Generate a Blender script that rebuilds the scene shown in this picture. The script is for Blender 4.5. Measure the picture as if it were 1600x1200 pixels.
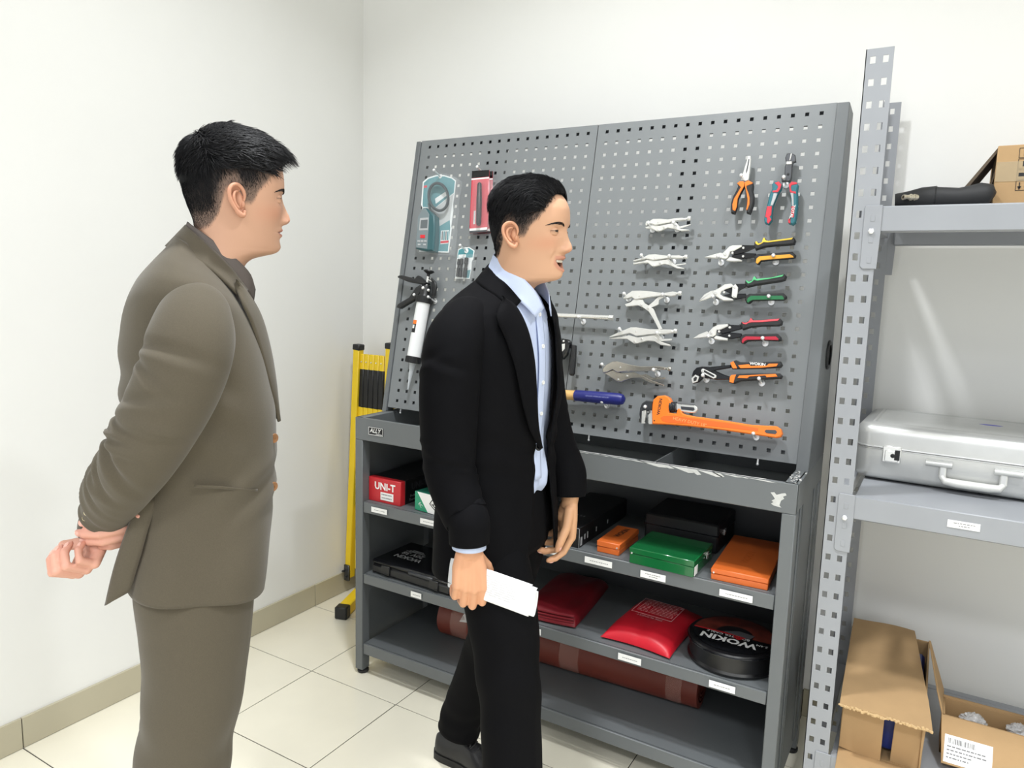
import bpy, bmesh, math, random
import numpy as np
from mathutils import Vector, Matrix
random.seed(4); rng = np.random.default_rng(7)
scene = bpy.context.scene
for _o in list(bpy.data.objects): bpy.data.objects.remove(_o, do_unlink=True)
COL = scene.collection

# ---------------------------------------------------------------- camera
CAM = np.array([2.3024, -2.5482, 1.4407])
CR = np.array([0.85965563, 0.51008391, 0.0284007])
CU = np.array([-0.09294027, 0.10148553, 0.99048614])
CF = np.array([-0.50234878, 0.85411656, -0.13464994])
FPX = 1141.69
cd = bpy.data.cameras.new('camera'); cam = bpy.data.objects.new('camera', cd); COL.objects.link(cam)
cd.sensor_fit = 'HORIZONTAL'; cd.sensor_width = 36; cd.lens = FPX / 1600 * 36; cd.clip_start = .05
cam.matrix_world = Matrix(((CR[0], CU[0], -CF[0], CAM[0]), (CR[1], CU[1], -CF[1], CAM[1]), (CR[2], CU[2], -CF[2], CAM[2]), (0, 0, 0, 1)))
scene.camera = cam
# ---------------------------------------------------------------- world, lamps, exposure
w = bpy.data.worlds.new('room_light'); scene.world = w; w.use_nodes = True
bg = w.node_tree.nodes['Background']; bg.inputs[0].default_value = (0.935, 0.965, 1, 1); bg.inputs[1].default_value = 0.78
CEIL = 3.3
def lamp(name, loc, size, power, col=(.955, .975, 1.), shape='DISK'):
    l = bpy.data.lights.new(name, 'AREA'); l.shape = shape; l.size = size; l.energy = power; l.color = col; l.spread = math.radians(132)
    o = bpy.data.objects.new(name, l); COL.objects.link(o); o.location = loc; return o
lamp('ceiling_lamp', (1.4, -1.3, CEIL - .03), .2, 20)
lamp('ceiling_lamp', (3.05, -1.6, CEIL - .03), .2, 20)
lamp('ceiling_lamp', (1.9, -3.9, CEIL - .03), .5, 30)
lamp('ceiling_lamp', (3.4, -4.0, CEIL - .03), .5, 32)
vs = scene.view_settings; vs.view_transform = 'Standard'; vs.look = 'None'; vs.gamma = 1; vs.use_curve_mapping = False
vs.exposure = 0.45
scene.cycles.max_bounces = 6; scene.cycles.diffuse_bounces = 4; scene.cycles.transparent_max_bounces = 10

# ---------------------------------------------------------------- helpers
def A(*a): return np.array(a, float)
def ray(px, py): return CF + CR * (px - 800) / FPX + CU * (600 - py) / FPX
def at(px, py, ax, val):
    d = ray(px, py); i = 'xyz'.index(ax); return CAM + d * ((val - CAM[i]) / d[i])
def nrm(v): v = np.asarray(v, float); return v / (np.linalg.norm(v) + 1e-12)
def lin(c):
    c = c / 255; return c / 12.92 if c <= .04045 else ((c + .055) / 1.055) ** 2.4
MATS = {}
def mat(name, rgb, rough=.5, metal=0., noise=None, bump=None, coat=0., spec=.5, alpha=1., trans=0., attr=None, sheen=0., stretch=None, ior=None):
    if name in MATS: return MATS[name]
    m = bpy.data.materials.new(name); m.use_nodes = True; nt = m.node_tree; b = nt.nodes['Principled BSDF']; L = nt.links
    c = tuple(lin(x) for x in rgb) + (1,)
    b.inputs['Base Color'].default_value = c; b.inputs['Roughness'].default_value = rough; b.inputs['Metallic'].default_value = metal
    b.inputs['Coat Weight'].default_value = coat; b.inputs['Specular IOR Level'].default_value = spec
    b.inputs['Alpha'].default_value = alpha; b.inputs['Transmission Weight'].default_value = trans
    if ior: b.inputs['IOR'].default_value = ior
    if sheen: b.inputs['Sheen Weight'].default_value = sheen
    src = None
    tc = nt.nodes.new('ShaderNodeTexCoord'); vec = tc.outputs['Object']
    if stretch:
        mp = nt.nodes.new('ShaderNodeMapping'); mp.inputs['Scale'].default_value = stretch; L.new(vec, mp.inputs['Vector']); vec = mp.outputs[0]
    if attr:
        at_ = nt.nodes.new('ShaderNodeAttribute'); at_.attribute_name = attr; src = at_.outputs['Color']; L.new(src, b.inputs['Base Color'])
    if noise:
        sc, amt = noise
        n = nt.nodes.new('ShaderNodeTexNoise'); n.inputs['Scale'].default_value = sc; n.inputs['Detail'].default_value = 6; L.new(vec, n.inputs['Vector'])
        mr = nt.nodes.new('ShaderNodeMapRange'); mr.inputs[1].default_value = .25; mr.inputs[2].default_value = .75; mr.inputs[3].default_value = 1 - amt; mr.inputs[4].default_value = 1 + amt
        L.new(n.outputs['Fac'], mr.inputs[0])
        mx = nt.nodes.new('ShaderNodeMix'); mx.data_type = 'RGBA'; mx.blend_type = 'MULTIPLY'; mx.inputs[0].default_value = 1
        mx.inputs[6].default_value = c
        if src: L.new(src, mx.inputs[6])
        L.new(mr.outputs[0], mx.inputs[7]); L.new(mx.outputs[2], b.inputs['Base Color'])
    if bump:
        sc, st = bump
        n2 = nt.nodes.new('ShaderNodeTexNoise'); n2.inputs['Scale'].default_value = sc; n2.inputs['Detail'].default_value = 5; L.new(vec, n2.inputs['Vector'])
        bp_ = nt.nodes.new('ShaderNodeBump'); bp_.inputs['Strength'].default_value = st; bp_.inputs['Distance'].default_value = .002
        L.new(n2.outputs['Fac'], bp_.inputs['Height']); L.new(bp_.outputs[0], b.inputs['Normal'])
    MATS[name] = m; return m

class MB:
    def __init__(s): s.v = []; s.f = []; s.m = []
    def add(s, verts, faces, m=0):
        o = len(s.v); s.v.extend([tuple(map(float, p)) for p in verts]); s.f.extend([[i + o for i in f] for f in faces]); s.m.extend([m] * len(faces)); return s
    def box(s, c, d, bev=0., rot=None, m=0):
        c = np.asarray(c, float); h = np.asarray(d, float) / 2; rot = np.eye(3) if rot is None else np.asarray(rot)
        b = min(bev, *(h * .9)) if bev else 0
        if not b:
            vv = [(x * h[0], y * h[1], z * h[2]) for x in (-1, 1) for y in (-1, 1) for z in (-1, 1)]
            ff = [(0, 1, 3, 2), (4, 6, 7, 5), (0, 4, 5, 1), (2, 3, 7, 6), (0, 2, 6, 4), (1, 5, 7, 3)]
        else:
            vv = []; idx = {}
            for x in (-1, 1):
                for y in (-1, 1):
                    for z in (-1, 1):
                        for a in range(3):
                            p = [x * h[0], y * h[1], z * h[2]]
                            for k in range(3):
                                if k != a: p[k] -= (x, y, z)[k] * b
                            idx[x, y, z, a] = len(vv); vv.append(p)
            ff = []
            I = lambda x, y, z, a: idx[x, y, z, a]
            for sg in (-1, 1):
                ff.append([I(sg, -1, -1, 0), I(sg, 1, -1, 0), I(sg, 1, 1, 0), I(sg, -1, 1, 0)])
                ff.append([I(-1, sg, -1, 1), I(1, sg, -1, 1), I(1, sg, 1, 1), I(-1, sg, 1, 1)])
                ff.append([I(-1, -1, sg, 2), I(1, -1, sg, 2), I(1, 1, sg, 2), I(-1, 1, sg, 2)])
            for p in (-1, 1):
                for q in (-1, 1):
                    ff.append([I(-1, p, q, 1), I(1, p, q, 1), I(1, p, q, 2), I(-1, p, q, 2)])
                    ff.append([I(p, -1, q, 0), I(p, 1, q, 0), I(p, 1, q, 2), I(p, -1, q, 2)])
                    ff.append([I(p, q, -1, 0), I(p, q, 1, 0), I(p, q, 1, 1), I(p, q, -1, 1)])
            for x in (-1, 1):
                for y in (-1, 1):
                    for z in (-1, 1): ff.append([I(x, y, z, 0), I(x, y, z, 1), I(x, y, z, 2)])
        vv = np.array(vv) @ rot.T + c
        return s.add(vv, ff, m)
    def bar(s, p, q, wd, ht, up=(0, 0, 1), bev=.002, m=0):
        p = np.asarray(p, float); q = np.asarray(q, float); ex = nrm(q - p); ey = nrm(np.cross(up, ex)); ez = np.cross(ex, ey)
        return s.box((p + q) / 2, (np.linalg.norm(q - p), wd, ht), bev, np.array([ex, ey, ez]).T, m)
    def prism(s, poly, fr, h0, h1, bev=0., m=0, holes=None):
        O, ex, ey, en = fr; P = np.asarray(poly, float); n = len(P)
        area = .5 * np.sum(P[:, 0] * np.roll(P[:, 1], -1) - np.roll(P[:, 0], -1) * P[:, 1])
        if area < 0: P = P[::-1]
        def inset(P, b):
            out = []
            for i in range(n):
                a, c, d = P[i - 1], P[i], P[(i + 1) % n]
                e1 = nrm(c - a); e2 = nrm(d - c); n1 = A(-e1[1], e1[0]); n2 = A(-e2[1], e2[0]); k = n1 + n2; k = k / max(np.dot(k, k) / 2, .5)
                out.append(c + k * b)
            return np.array(out)
        W = lambda Q, h: [O + ex * a + ey * b + en * h for a, b in Q]
        rings = [W(P, h0), W(P, h1 - bev)]
        if bev: rings.append(W(inset(P, bev), h1))
        vv = [p for r in rings for p in r]; ff = []
        for k in range(len(rings) - 1):
            for i in range(n): j = (i + 1) % n; ff.append([k * n + i, k * n + j, (k + 1) * n + j, (k + 1) * n + i])
        ff.append(list(range(n))[::-1]); ff.append([(len(rings) - 1) * n + i for i in range(n)])
        return s.add(vv, ff, m)
    def tube(s, pts, r, n=10, caps=True, m=0, flat=None, up=None):
        P = [np.asarray(p, float) for p in pts]; K = len(P); rr = r if hasattr(r, '__len__') else [r] * K
        T = [nrm(P[min(i + 1, K - 1)] - P[max(i - 1, 0)]) for i in range(K)]
        u = np.asarray(up, float) if up is not None else (A(0, 0, 1) if abs(T[0][2]) < .9 else A(1, 0, 0))
        vv = []; ff = []
        e = nrm(u - T[0] * np.dot(u, T[0]))
        for i in range(K):
            e = nrm(e - T[i] * np.dot(e, T[i])); g = np.cross(T[i], e)
            ra, rb = (rr[i] if hasattr(rr[i], '__len__') else (rr[i], rr[i]))
            for k in range(n):
                a = 2 * math.pi * k / n; vv.append(P[i] + e * math.cos(a) * ra + g * math.sin(a) * rb)
        for i in range(K - 1):
            for k in range(n): j = (k + 1) % n; ff.append([i * n + k, i * n + j, (i + 1) * n + j, (i + 1) * n + k])
        if caps: ff.append(list(range(n))[::-1]); ff.append([(K - 1) * n + k for k in range(n)])
        return s.add(vv, ff, m)
    def lathe(s, prof, fr, n=24, m=0, cap=True):
        O, ex, ey, en = fr; vv = []; ff = []; K = len(prof)
        for r, h in prof:
            for k in range(n): a = 2 * math.pi * k / n; vv.append(O + (ex * math.cos(a) + ey * math.sin(a)) * r + en * h)
        for i in range(K - 1):
            for k in range(n): j = (k + 1) % n; ff.append([i * n + k, i * n + j, (i + 1) * n + j, (i + 1) * n + k])
        if cap: ff.append(list(range(n))[::-1]); ff.append([(K - 1) * n + k for k in range(n)])
        return s.add(vv, ff, m)
    def ball(s, c, r, n=12, k=8, m=0, rot=None):
        r = np.asarray(r if hasattr(r, '__len__') else (r, r, r), float); c = np.asarray(c, float); rot = np.eye(3) if rot is None else rot
        vv = []; ff = []
        for i in range(1, k):
            t = math.pi * i / k
            for j in range(n): a = 2 * math.pi * j / n; vv.append((math.sin(t) * math.cos(a), math.sin(t) * math.sin(a), math.cos(t)))
        vv += [(0, 0, 1), (0, 0, -1)]; N = len(vv)
        for i in range(k - 2):
            for j in range(n): q = (j + 1) % n; ff.append([i * n + j, i * n + q, (i + 1) * n + q, (i + 1) * n + j])
        for j in range(n): q = (j + 1) % n; ff.append([N - 2, j, q]); ff.append([N - 1, (k - 2) * n + q, (k - 2) * n + j])
        return s.add((np.array(vv) * r) @ rot.T + c, ff, m)
    def grid(s, G, closed=False, m=0):
        G = np.asarray(G, float); a, b = G.shape[:2]; ff = []
        for i in range(a - 1):
            for j in range(b if closed else b - 1): q = (j + 1) % b; ff.append([i * b + j, i * b + q, (i + 1) * b + q, (i + 1) * b + j])
        return s.add(G.reshape(-1, 3), ff, m)
    def text(s, st, fr, size, h=.0004, m=0, sx=1., bold=0., shear=0., align='CENTER'):
        V, F = text_geo(st, bold, shear, align); O, ex, ey, en = fr
        return s.add([O + ex * (x * size * sx) + ey * (y * size) + en * h for x, y in V], F, m)
_TX = {}
def text_geo(st, bold=0., shear=0., align='CENTER'):
    k = (st, bold, shear, align)
    if k not in _TX:
        c = bpy.data.curves.new('t', 'FONT'); c.body = st; c.align_x = align; c.align_y = 'CENTER'; c.offset = bold; c.shear = shear; c.resolution_u = 2; c.fill_mode = 'FRONT'
        o = bpy.data.objects.new('t', c); COL.objects.link(o); bpy.context.view_layer.update()
        me = o.evaluated_get(bpy.context.evaluated_depsgraph_get()).to_mesh()
        _TX[k] = ([(v.co.x, v.co.y) for v in me.vertices], [list(p.vertices) for p in me.polygons])
        bpy.data.objects.remove(o, do_unlink=True); bpy.data.curves.remove(c)
    return _TX[k]
def origin(p):
    v = Vector((0, 0, 0))
    while p is not None: v = v + p.location; p = p.parent
    return v
def obj(name, mb, mats, parent=None, loc=None, angle=38, normals=True, smooth=True):
    """world-space verts in mb -> one mesh object; loc gives a top-level mesh its own origin"""
    me = bpy.data.meshes.new(name); o = bpy.data.objects.new(name, me); COL.objects.link(o)
    org = np.array(origin(parent)) if parent is not None else np.zeros(3)
    if loc is not None: o.location = loc; org = org + np.array(loc)
    me.from_pydata((np.array(mb.v) - org).tolist(), [], mb.f)
    if not isinstance(mats, (list, tuple)): mats = [mats]
    for m in mats: me.materials.append(m)
    if len(mats) > 1: me.polygons.foreach_set('material_index', np.array(mb.m, dtype=np.int32))
    if normals:
        bm = bmesh.new(); bm.from_mesh(me); bmesh.ops.recalc_face_normals(bm, faces=bm.faces); bm.to_mesh(me); bm.free()
    if smooth:
        me.polygons.foreach_set('use_smooth', np.ones(len(me.polygons), dtype=bool)); me.set_sharp_from_angle(angle=math.radians(angle))
    if parent is not None: o.parent = parent
    me.update(); return o
def tag(o, label, cat=None, group=None, kind=None):
    if label: o['label'] = label
    if cat: o['category'] = cat
    if group: o['group'] = group
    if kind: o['kind'] = kind
    return o
def thing(name, label, cat, loc, group=None):
    o = bpy.data.objects.new(name, None); COL.objects.link(o); o.location = tuple(map(float, loc)); o.empty_display_size = .05
    return tag(o, label, cat, group)
def struct(name, mb, m, parent=None): return tag(obj(name, mb, m, parent), None, kind='structure')
X, Y, Z = A(1, 0, 0), A(0, 1, 0), A(0, 0, 1)
def fr_xz(o): return (np.asarray(o, float), X, Z, -Y)       # a face that looks to the room (-y)
def fr_xy(o): return (np.asarray(o, float), X, Y, Z)        # a face that looks up
def plate(mb, us, vs_, fr, t, m=0):
    """perforated sheet: us/vs_ = (lo, hi, [hole centres], half size)"""
    O, ex, ey, en = fr
    def lines(lo, hi, cs, hs):
        L = [lo]; H = set()
        for c in cs: H.add(len(L)); L += [c - hs, c + hs]
        return L + [hi], H
    U, hu = lines(*us); W, hv = lines(*vs_); nu, nv = len(U), len(W)
    vv = [O + ex * u + ey * v + en * h for h in (0, -t) for v in W for u in U]; k = nu * nv; ff = []
    I = lambda i, j, s=0: s * k + j * nu + i
    for j in range(nv - 1):
        for i in range(nu - 1):
            if i in hu and j in hv:
                ff += [[I(i, j), I(i + 1, j), I(i + 1, j, 1), I(i, j, 1)], [I(i, j + 1), I(i, j + 1, 1), I(i + 1, j + 1, 1), I(i + 1, j + 1)], [I(i, j), I(i, j, 1), I(i, j + 1, 1), I(i, j + 1)], [I(i + 1, j), I(i + 1, j + 1), I(i + 1, j + 1, 1), I(i + 1, j, 1)]]
            else:
                ff += [[I(i, j), I(i, j + 1), I(i + 1, j + 1), I(i + 1, j)], [I(i, j, 1), I(i + 1, j, 1), I(i + 1, j + 1, 1), I(i, j + 1, 1)]]
    for i in range(nu - 1):
        for j in (0, nv - 1): ff.append([I(i, j), I(i + 1, j), I(i + 1, j, 1), I(i, j, 1)])
    for j in range(nv - 1):
        for i in (0, nu - 1): ff.append([I(i, j), I(i, j, 1), I(i, j + 1, 1), I(i, j + 1)])
    return mb.add(vv, ff, m)

# ---------------------------------------------------------------- materials
M_wall = mat('wall_paint', (238, 238, 235), .75, noise=(3, .012), bump=(120, .05))
M_tile = mat('cream_tile', (238, 233, 215), .3, noise=(5, .03), coat=.12)
M_grout = mat('dark_grout', (62, 58, 54), .9)
M_base = mat('baseboard_tile', (186, 179, 156), .4, noise=(6, .04))
M_ceil = mat('ceiling_paint', (240, 240, 238), .85)
M_grey = mat('grey_powder_coat', (102, 106, 108), .42, noise=(9, .03), bump=(700, .06))
M_board = mat('grey_board_paint', (122, 126, 128), .4, noise=(7, .02), bump=(700, .05))
M_rack = mat('rack_grey_paint', (150, 153, 158), .38, noise=(8, .04))
M_black = mat('black_plastic', (24, 25, 27), .42, noise=(30, .1))
M_rubber = mat('black_rubber', (30, 31, 33), .62, noise=(60, .1))
M_gblack = mat('glossy_black', (16, 17, 20), .18)
M_chrome = mat('bright_steel', (236, 236, 234), .25, .75)
M_satin = mat('satin_nickel', (230, 230, 226), .3, .55, noise=(40, .05))
M_dsteel = mat('dark_steel', (92, 94, 98), .35, .85, noise=(40, .08))
M_white = mat('white_print', (242, 242, 240), .6)
M_peg = mat('zinc_peg', (236, 237, 238), .3, .55)
M_ink = mat('black_print', (28, 28, 30), .6)
M_gink = mat('grey_print', (120, 120, 122), .7)
M_orange = mat('orange_paint', (240, 124, 40), .38, noise=(20, .03))
M_card = mat('brown_cardboard', (178, 146, 105), .85, noise=(14, .06), bump=(160, .08))
M_cardedge = mat('cardboard_edge', (200, 170, 126), .9, noise=(90, .15))
# ================================================================ the setting
FX0, FX1, FY0 = 0., 4.4, -4.319
mb = MB().box((FX1 / 2, FY0 / 2, -.052), (FX1, -FY0, .1)); floor = struct('floor', mb, M_grout)
tiles = {}
def tile(x0, x1, y0, y1):
    key = (round(x1 - x0, 3), round(y1 - y0, 3))
    if key not in tiles:
        t = MB().box((0, 0, -.004), (x1 - x0 - .0032, y1 - y0 - .0032, .008), .0008)
        o = obj('floor_tile', t, M_tile, floor); tiles[key] = o.data
    else:
        o = bpy.data.objects.new('floor_tile', tiles[key]); COL.objects.link(o); o.parent = floor
    o.location = ((x0 + x1) / 2, (y0 + y1) / 2, 0)
ys = [0.] + [-.319 - .4 * k for k in range(11)]
for i in range(11):
    for k in range(len(ys) - 1): tile(.4 * i, .4 * i + .4, ys[k + 1], ys[k])
wl = struct('wall_left', MB().box((-.05, FY0 / 2, CEIL / 2), (.1, -FY0, CEIL)), M_wall)
wb = struct('wall_back', MB().box((FX1 / 2, .05, CEIL / 2), (FX1 + .2, .1, CEIL)), M_wall)
struct('wall_right', MB().box((FX1 + .05, FY0 / 2, CEIL / 2), (.1, -FY0, CEIL)), M_wall)
struct('ceiling', MB().box((FX1 / 2, FY0 / 2, CEIL + .03), (FX1, -FY0, .06)), M_ceil)
obj('hairline_crack', MB().box((.0004, -1.652, .675), (.0008, .075, .0022), rot=np.array(Matrix.Rotation(-.12, 3, 'X'))), mat('crack_grey', (150, 148, 142), .9), wl)
bl = struct('baseboard_left', MB().box((.003, FY0 / 2, .047), (.006, -FY0, .092)), M_grout)
for k in range(len(ys) - 1):
    obj('baseboard_tile', MB().box((.005, (ys[k] + ys[k + 1]) / 2, .0495), (.01, ys[k] - ys[k + 1] - .003, .096), .0006), M_base, bl)
bb = struct('baseboard_back', MB().box((FX1 / 2, -.003, .047), (FX1, .006, .092)), M_grout)
for i in range(11): obj('baseboard_tile', MB().box((.4 * i + .2, -.005, .0495), (.397, .01, .096), .0006), M_base, bb)

# ================================================================ tool cabinet with perforated board
x0, x1, yf, yb_ = .540, 2.022, -.638, -.204
PW = .034; ZT = .963; ZA = .883
SH = [(.659, .619), (.389, .353), (.122, .081)]
cab = thing('tool_cabinet', 'grey steel tool cabinet with open shelves and tilted perforated board', 'cabinet', ((x0 + x1) / 2, (yf + yb_) / 2, 0))
for xa in (x0 + PW / 2, x1 - PW / 2):
    for ya in (yf + .02, yb_ - .02): obj('post', MB().box((xa, ya, (.017 + ZA) / 2), (PW, .04, ZA - .017), .002), M_grey, cab)
    for ya in (yf + .024, yb_ - .024):
        obj('foot', MB().lathe([(.0, 0), (.019, 0), (.021, .004), (.021, .011), (.015, .014), (.008, .015), (.008, .02)], fr_xy((xa, ya, 0)), 20), M_rubber, cab)
for xa, sg in ((x0 + .007, 1), (x1 - .007, -1)):
    mb = MB().box((xa, (yf + yb_) / 2, (ZT + .06) / 2), (.003, yb_ - yf - .02, ZT - .06))
    for yy in (yf + .10, yf + .13, yb_ - .1): mb.bar((xa - sg * .003, yy, .08), (xa - sg * .003, yy, ZT - .02), .012, .005, up=X)
    obj('side_panel', mb, M_grey, cab)
    obj('tray_rim', MB().box((xa - sg * .007 + sg * PW / 2, (yf + yb_) / 2, (ZA + ZT) / 2 ), (PW, yb_ - yf - .001, ZT - ZA), .002), M_grey, cab)
obj('back_panel', MB().box(((x0 + x1) / 2, yb_ - .004, .51), (x1 - x0 - .01, .003, .9)), mat('shade_dark_back_panel', (60, 63, 66), .5), cab)  # cabinet grey painted darker here, putting the shade behind the shelves into the colour
apron = obj('apron', MB().box(((x0 + x1) / 2, yf + .006, (ZT + ZA) / 2), (x1 - x0, .012, ZT - ZA), .002), M_grey, cab)
obj('tray_floor', MB().box(((x0 + x1) / 2, (yf + yb_) / 2, ZA + .004), (x1 - x0 - .07, yb_ - yf - .02, .004)), M_grey, cab)
obj('tray_back', MB().box(((x0 + x1) / 2, yb_ - .012, (ZT + ZA) / 2), (x1 - x0 - .07, .004, ZT - ZA)), M_grey, cab)
obj('tray_divider', MB().box((1.637, (yf + yb_) / 2, (ZT + ZA) / 2 - .001), (.0025, yb_ - yf - .03, ZT - ZA - .004)), M_grey, cab)
shelves = []
for zt_, zb_ in SH:
    mb = MB().box(((x0 + x1) / 2, yf + .004 + .004, (zt_ + zb_) / 2), (x1 - x0 - 2 * PW - .004, .008, zt_ - zb_), .0018)
    mb.box(((x0 + x1) / 2, (yf + yb_) / 2 + .004, zt_ - .0015), (x1 - x0 - 2 * PW - .004, yb_ - yf - .02, .003))
    shelves.append(obj('shelf', mb, M_grey, cab))
# worn edge where the paint is rubbed off: bare, whitish metal flakes along the apron edge
M_worn = mat('worn_paint', (196, 197, 194), .6, noise=(60, .1))
mb = MB(); r2 = random.Random(3)
xx = 1.30
while xx < 1.92:
    ln = r2.uniform(.02, .06); hh = r2.uniform(.0012, .0028) + (.012 * math.exp(-((xx - 1.73) / .10) ** 2) + .008 * math.exp(-((xx - 1.60) / .05) ** 2)) * r2.uniform(.3, 1)
    mb.add([(xx, yf - .0006, ZT - .0015), (xx + ln, yf - .0006, ZT - .0015), (xx + ln * 1.5, yf - .0006, ZT - .0015 - hh * .8), (xx + ln * 1.1, yf - .0006, ZT - .0015 - hh)], [[0, 1, 2, 3]])
    mb.add([(xx, yf + .0004, ZT + .0006), (xx + ln, yf + .0004, ZT + .0006), (xx + ln, yf + r2.uniform(.003, .009), ZT + .0006), (xx, yf + .004, ZT + .0006)], [[0, 1, 2, 3]])
    xx += ln * r2.uniform(.75, 1.15)
sc = [(1.957, .932), (1.966, .934), (1.972, .928), (1.985, .934), (1.993, .936), (1.996, .931), (1.988, .926), (1.991, .921), (1.984, .915), (1.981, .902), (1.986, .897), (1.968, .899), (1.960, .903), (1.966, .908), (1.961, .911), (1.969, .917), (1.964, .924)]
mb.prism(sc, fr_xz((0, yf, 0)), 0, .0007)
for k in range(26):
    a = r2.uniform(x1 - PW + .002, x1 - .002); b = r2.uniform(yf + .004, yf + .14); l = r2.uniform(.006, .02)
    mb.add([(a, b, ZT + .0007), (a + r2.uniform(.002, .006), b, ZT + .0007), (a + .003, b + l, ZT + .0007), (a - .002, b + l * .8, ZT + .0007)], [[0, 1, 2, 3]])
tag(obj('worn_paint', mb, M_worn, apron, normals=False, smooth=False), 'patches of scratched paint')
# maker's plate
mb = MB().box((.637, yf - .001, .922), (.068, .002, .028), .0006); lp = obj('logo_plate', mb, [M_ink], cab)
mb = MB()
for (a, b, c_, d) in ((.6385, .9350, .064, .0012), (.6385, .909, .064, .0012)): mb.box((a - .0015, yf - .0022, b), (c_, .0006, d))
for a in (.605, .669): mb.box((a, yf - .0022, .922), (.0012, .0006, .0268))
mb.text('ALLY', fr_xz((.634, yf - .002, .9235)), .021, .0005, bold=.012, shear=.25)
mb.box((.652, yf - .0022, .9125), (.028, .0006, .0014))
obj('logo_lettering', mb, M_white, lp, normals=False, smooth=False)
# shelf labels
def slabel(parent, xa, xb, za, zb, y, lines=1):
    m = MB().box(((xa + xb) / 2, y - .0006, (za + zb) / 2), (xb - xa, .0012, za - zb)); r3 = random.Random(int(xa * 1e4))
    for k in range(lines):
        zz = (za + zb) / 2 + (lines - 1) * .003 - k * .006; wd = (xb - xa) * (.62 if k == 0 else .3); p = (xa + xb) / 2 - wd / 2
        while p < (xa + xb) / 2 + wd / 2:
            q = r3.uniform(.0025, .0065); m.add([(p, y - .0014, zz - .0009), (p + q, y - .0014, zz - .0009), (p + q, y - .0014, zz + .0009), (p, y - .0014, zz + .0009)], [[0, 1, 2, 3]], 1); p += q + .0015
    obj('label', m, [M_white, M_gink], parent, normals=False, smooth=False)
for a, b in ((.617, .688), (.834, .905), (1.298, 1.362), (1.447, 1.534)): slabel(shelves[0], a, b, .6495, .631, yf)
slabel(shelves[0], 1.6215, 1.6955, .6465, .627, yf, 2); slabel(shelves[0], 1.846, 1.933, .6455, .627, yf)
for a, b in ((.797, .842), (1.25, 1.309), (1.567, 1.638), (1.835, 1.906)): slabel(shelves[1], a, b, .3805, .361, yf)

# ---- the tilted board
TILT = .1891
BO = A(.5922, -.2927, 1.9387); BV = A(0, -math.sin(TILT), -math.cos(TILT)); BN = A(0, -math.cos(TILT), math.sin(TILT))
FB = (BO, X, BV, BN)
def BW(u, v, h=0.): return BO + X * u + BV * v + BN * h
def bp(px, py, h=0.):
    d = ray(px, py); k = np.dot(BO + BN * h - CAM, BN) / np.dot(d, BN); p = CAM + d * k - BO; return p[0], float(np.dot(p, BV))
PT = .038
def panel(u0, u1, uh):
    mb = plate(MB(), (u0, u1, [uh + PT * i for i in range(18)], .0053), (-.026, .9775, [PT * j for j in range(26)], .0053), FB, .0016)
    for a in (u0 + .001, u1 - .001): mb.add([BW(a, -.026, -.001), BW(a, .9775, -.001), BW(a, .9775, -.016), BW(a, -.026, -.016)], [[0, 1, 2, 3]])
    for b in (-.026, .9775): mb.add([BW(u0, b, -.001), BW(u1, b, -.001), BW(u1, b, -.016), BW(u0, b, -.016)], [[0, 1, 2, 3]])
    return obj('perforated_panel', mb, M_board, cab, angle=20)
panel(-.0405, .678, 0.); panel(.6805, 1.397, .713)
# wedge-shaped cheeks of the board
zt_ = 1.962
yz = lambda z, off: BO[1] + (z - BO[2]) * math.tan(TILT) - off   # y of the board plane at height z
for xa, xb in ((x0 - .008, .5505), (1.9905, x1)):
    P = [(yz(ZT, .006), ZT), (yz(zt_, .006), zt_), (yz(zt_, .006) + .05, zt_ - .02), (yb_, zt_ - .022), (yb_, ZT)]
    if xa < 1: P = [(yz(ZT, .006), ZT), (yz(zt_, .006), zt_), (yz(zt_, .006) + .045, zt_ - .005), (yz(ZT, .006) + .045, ZT)]
    else: P = [(yz(ZT, .006), ZT), (yz(zt_, .006), zt_), (yb_, zt_ - .012), (yb_, ZT)]
    obj('board_cheek', MB().prism(P, (A(xa, 0, 0), Y, Z, X), 0, xb - xa, .002), M_grey, cab)
# left cheek full depth but thin
obj('board_cheek', MB().prism([(yz(ZT, -.03), ZT), (yz(zt_, -.03), zt_ - .008), (yb_, zt_ - .012), (yb_, ZT)], (A(x0 - .008, 0, 0), Y, Z, X), 0, .003), M_grey, cab)
g = MB(); fg = (A(x1, -.30, 1.268), Y, Z, X)
g.lathe([(.030, .0), (.042, .0), (.042, .004), (.038, .007), (.030, .006)], fg, 32, cap=False); g.lathe([(.0, .0012), (.031, .0012)], fg, 32, cap=False)
obj('cable_grommet', g, M_black, cab)
# channels behind the panels
for uc, wd in ((.277, .074), (.990, .074)): obj('board_rail', MB().prism([(uc - wd / 2, -.02), (uc + wd / 2, -.02), (uc + wd / 2, .97), (uc - wd / 2, .97)], FB, -.05, -.016), M_grey, cab)
for v_ in (.0, .953): obj('board_rail', MB().prism([(-.03, v_ - .017), (1.39, v_ - .017), (1.39, v_ + .017), (-.03, v_ + .017)], FB, -.045, -.016), M_grey, cab)
for px_, py_ in ((625, 645), (920, 683), (1184, 719)):
    u, v = bp(px_, py_, -.01); obj('screw', MB().tube([BW(u, .95, -.012), BW(u, .992, -.012)], .0028, 8).ball(BW(u, .993, -.012), .004, 8, 6), M_peg, cab)

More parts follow.
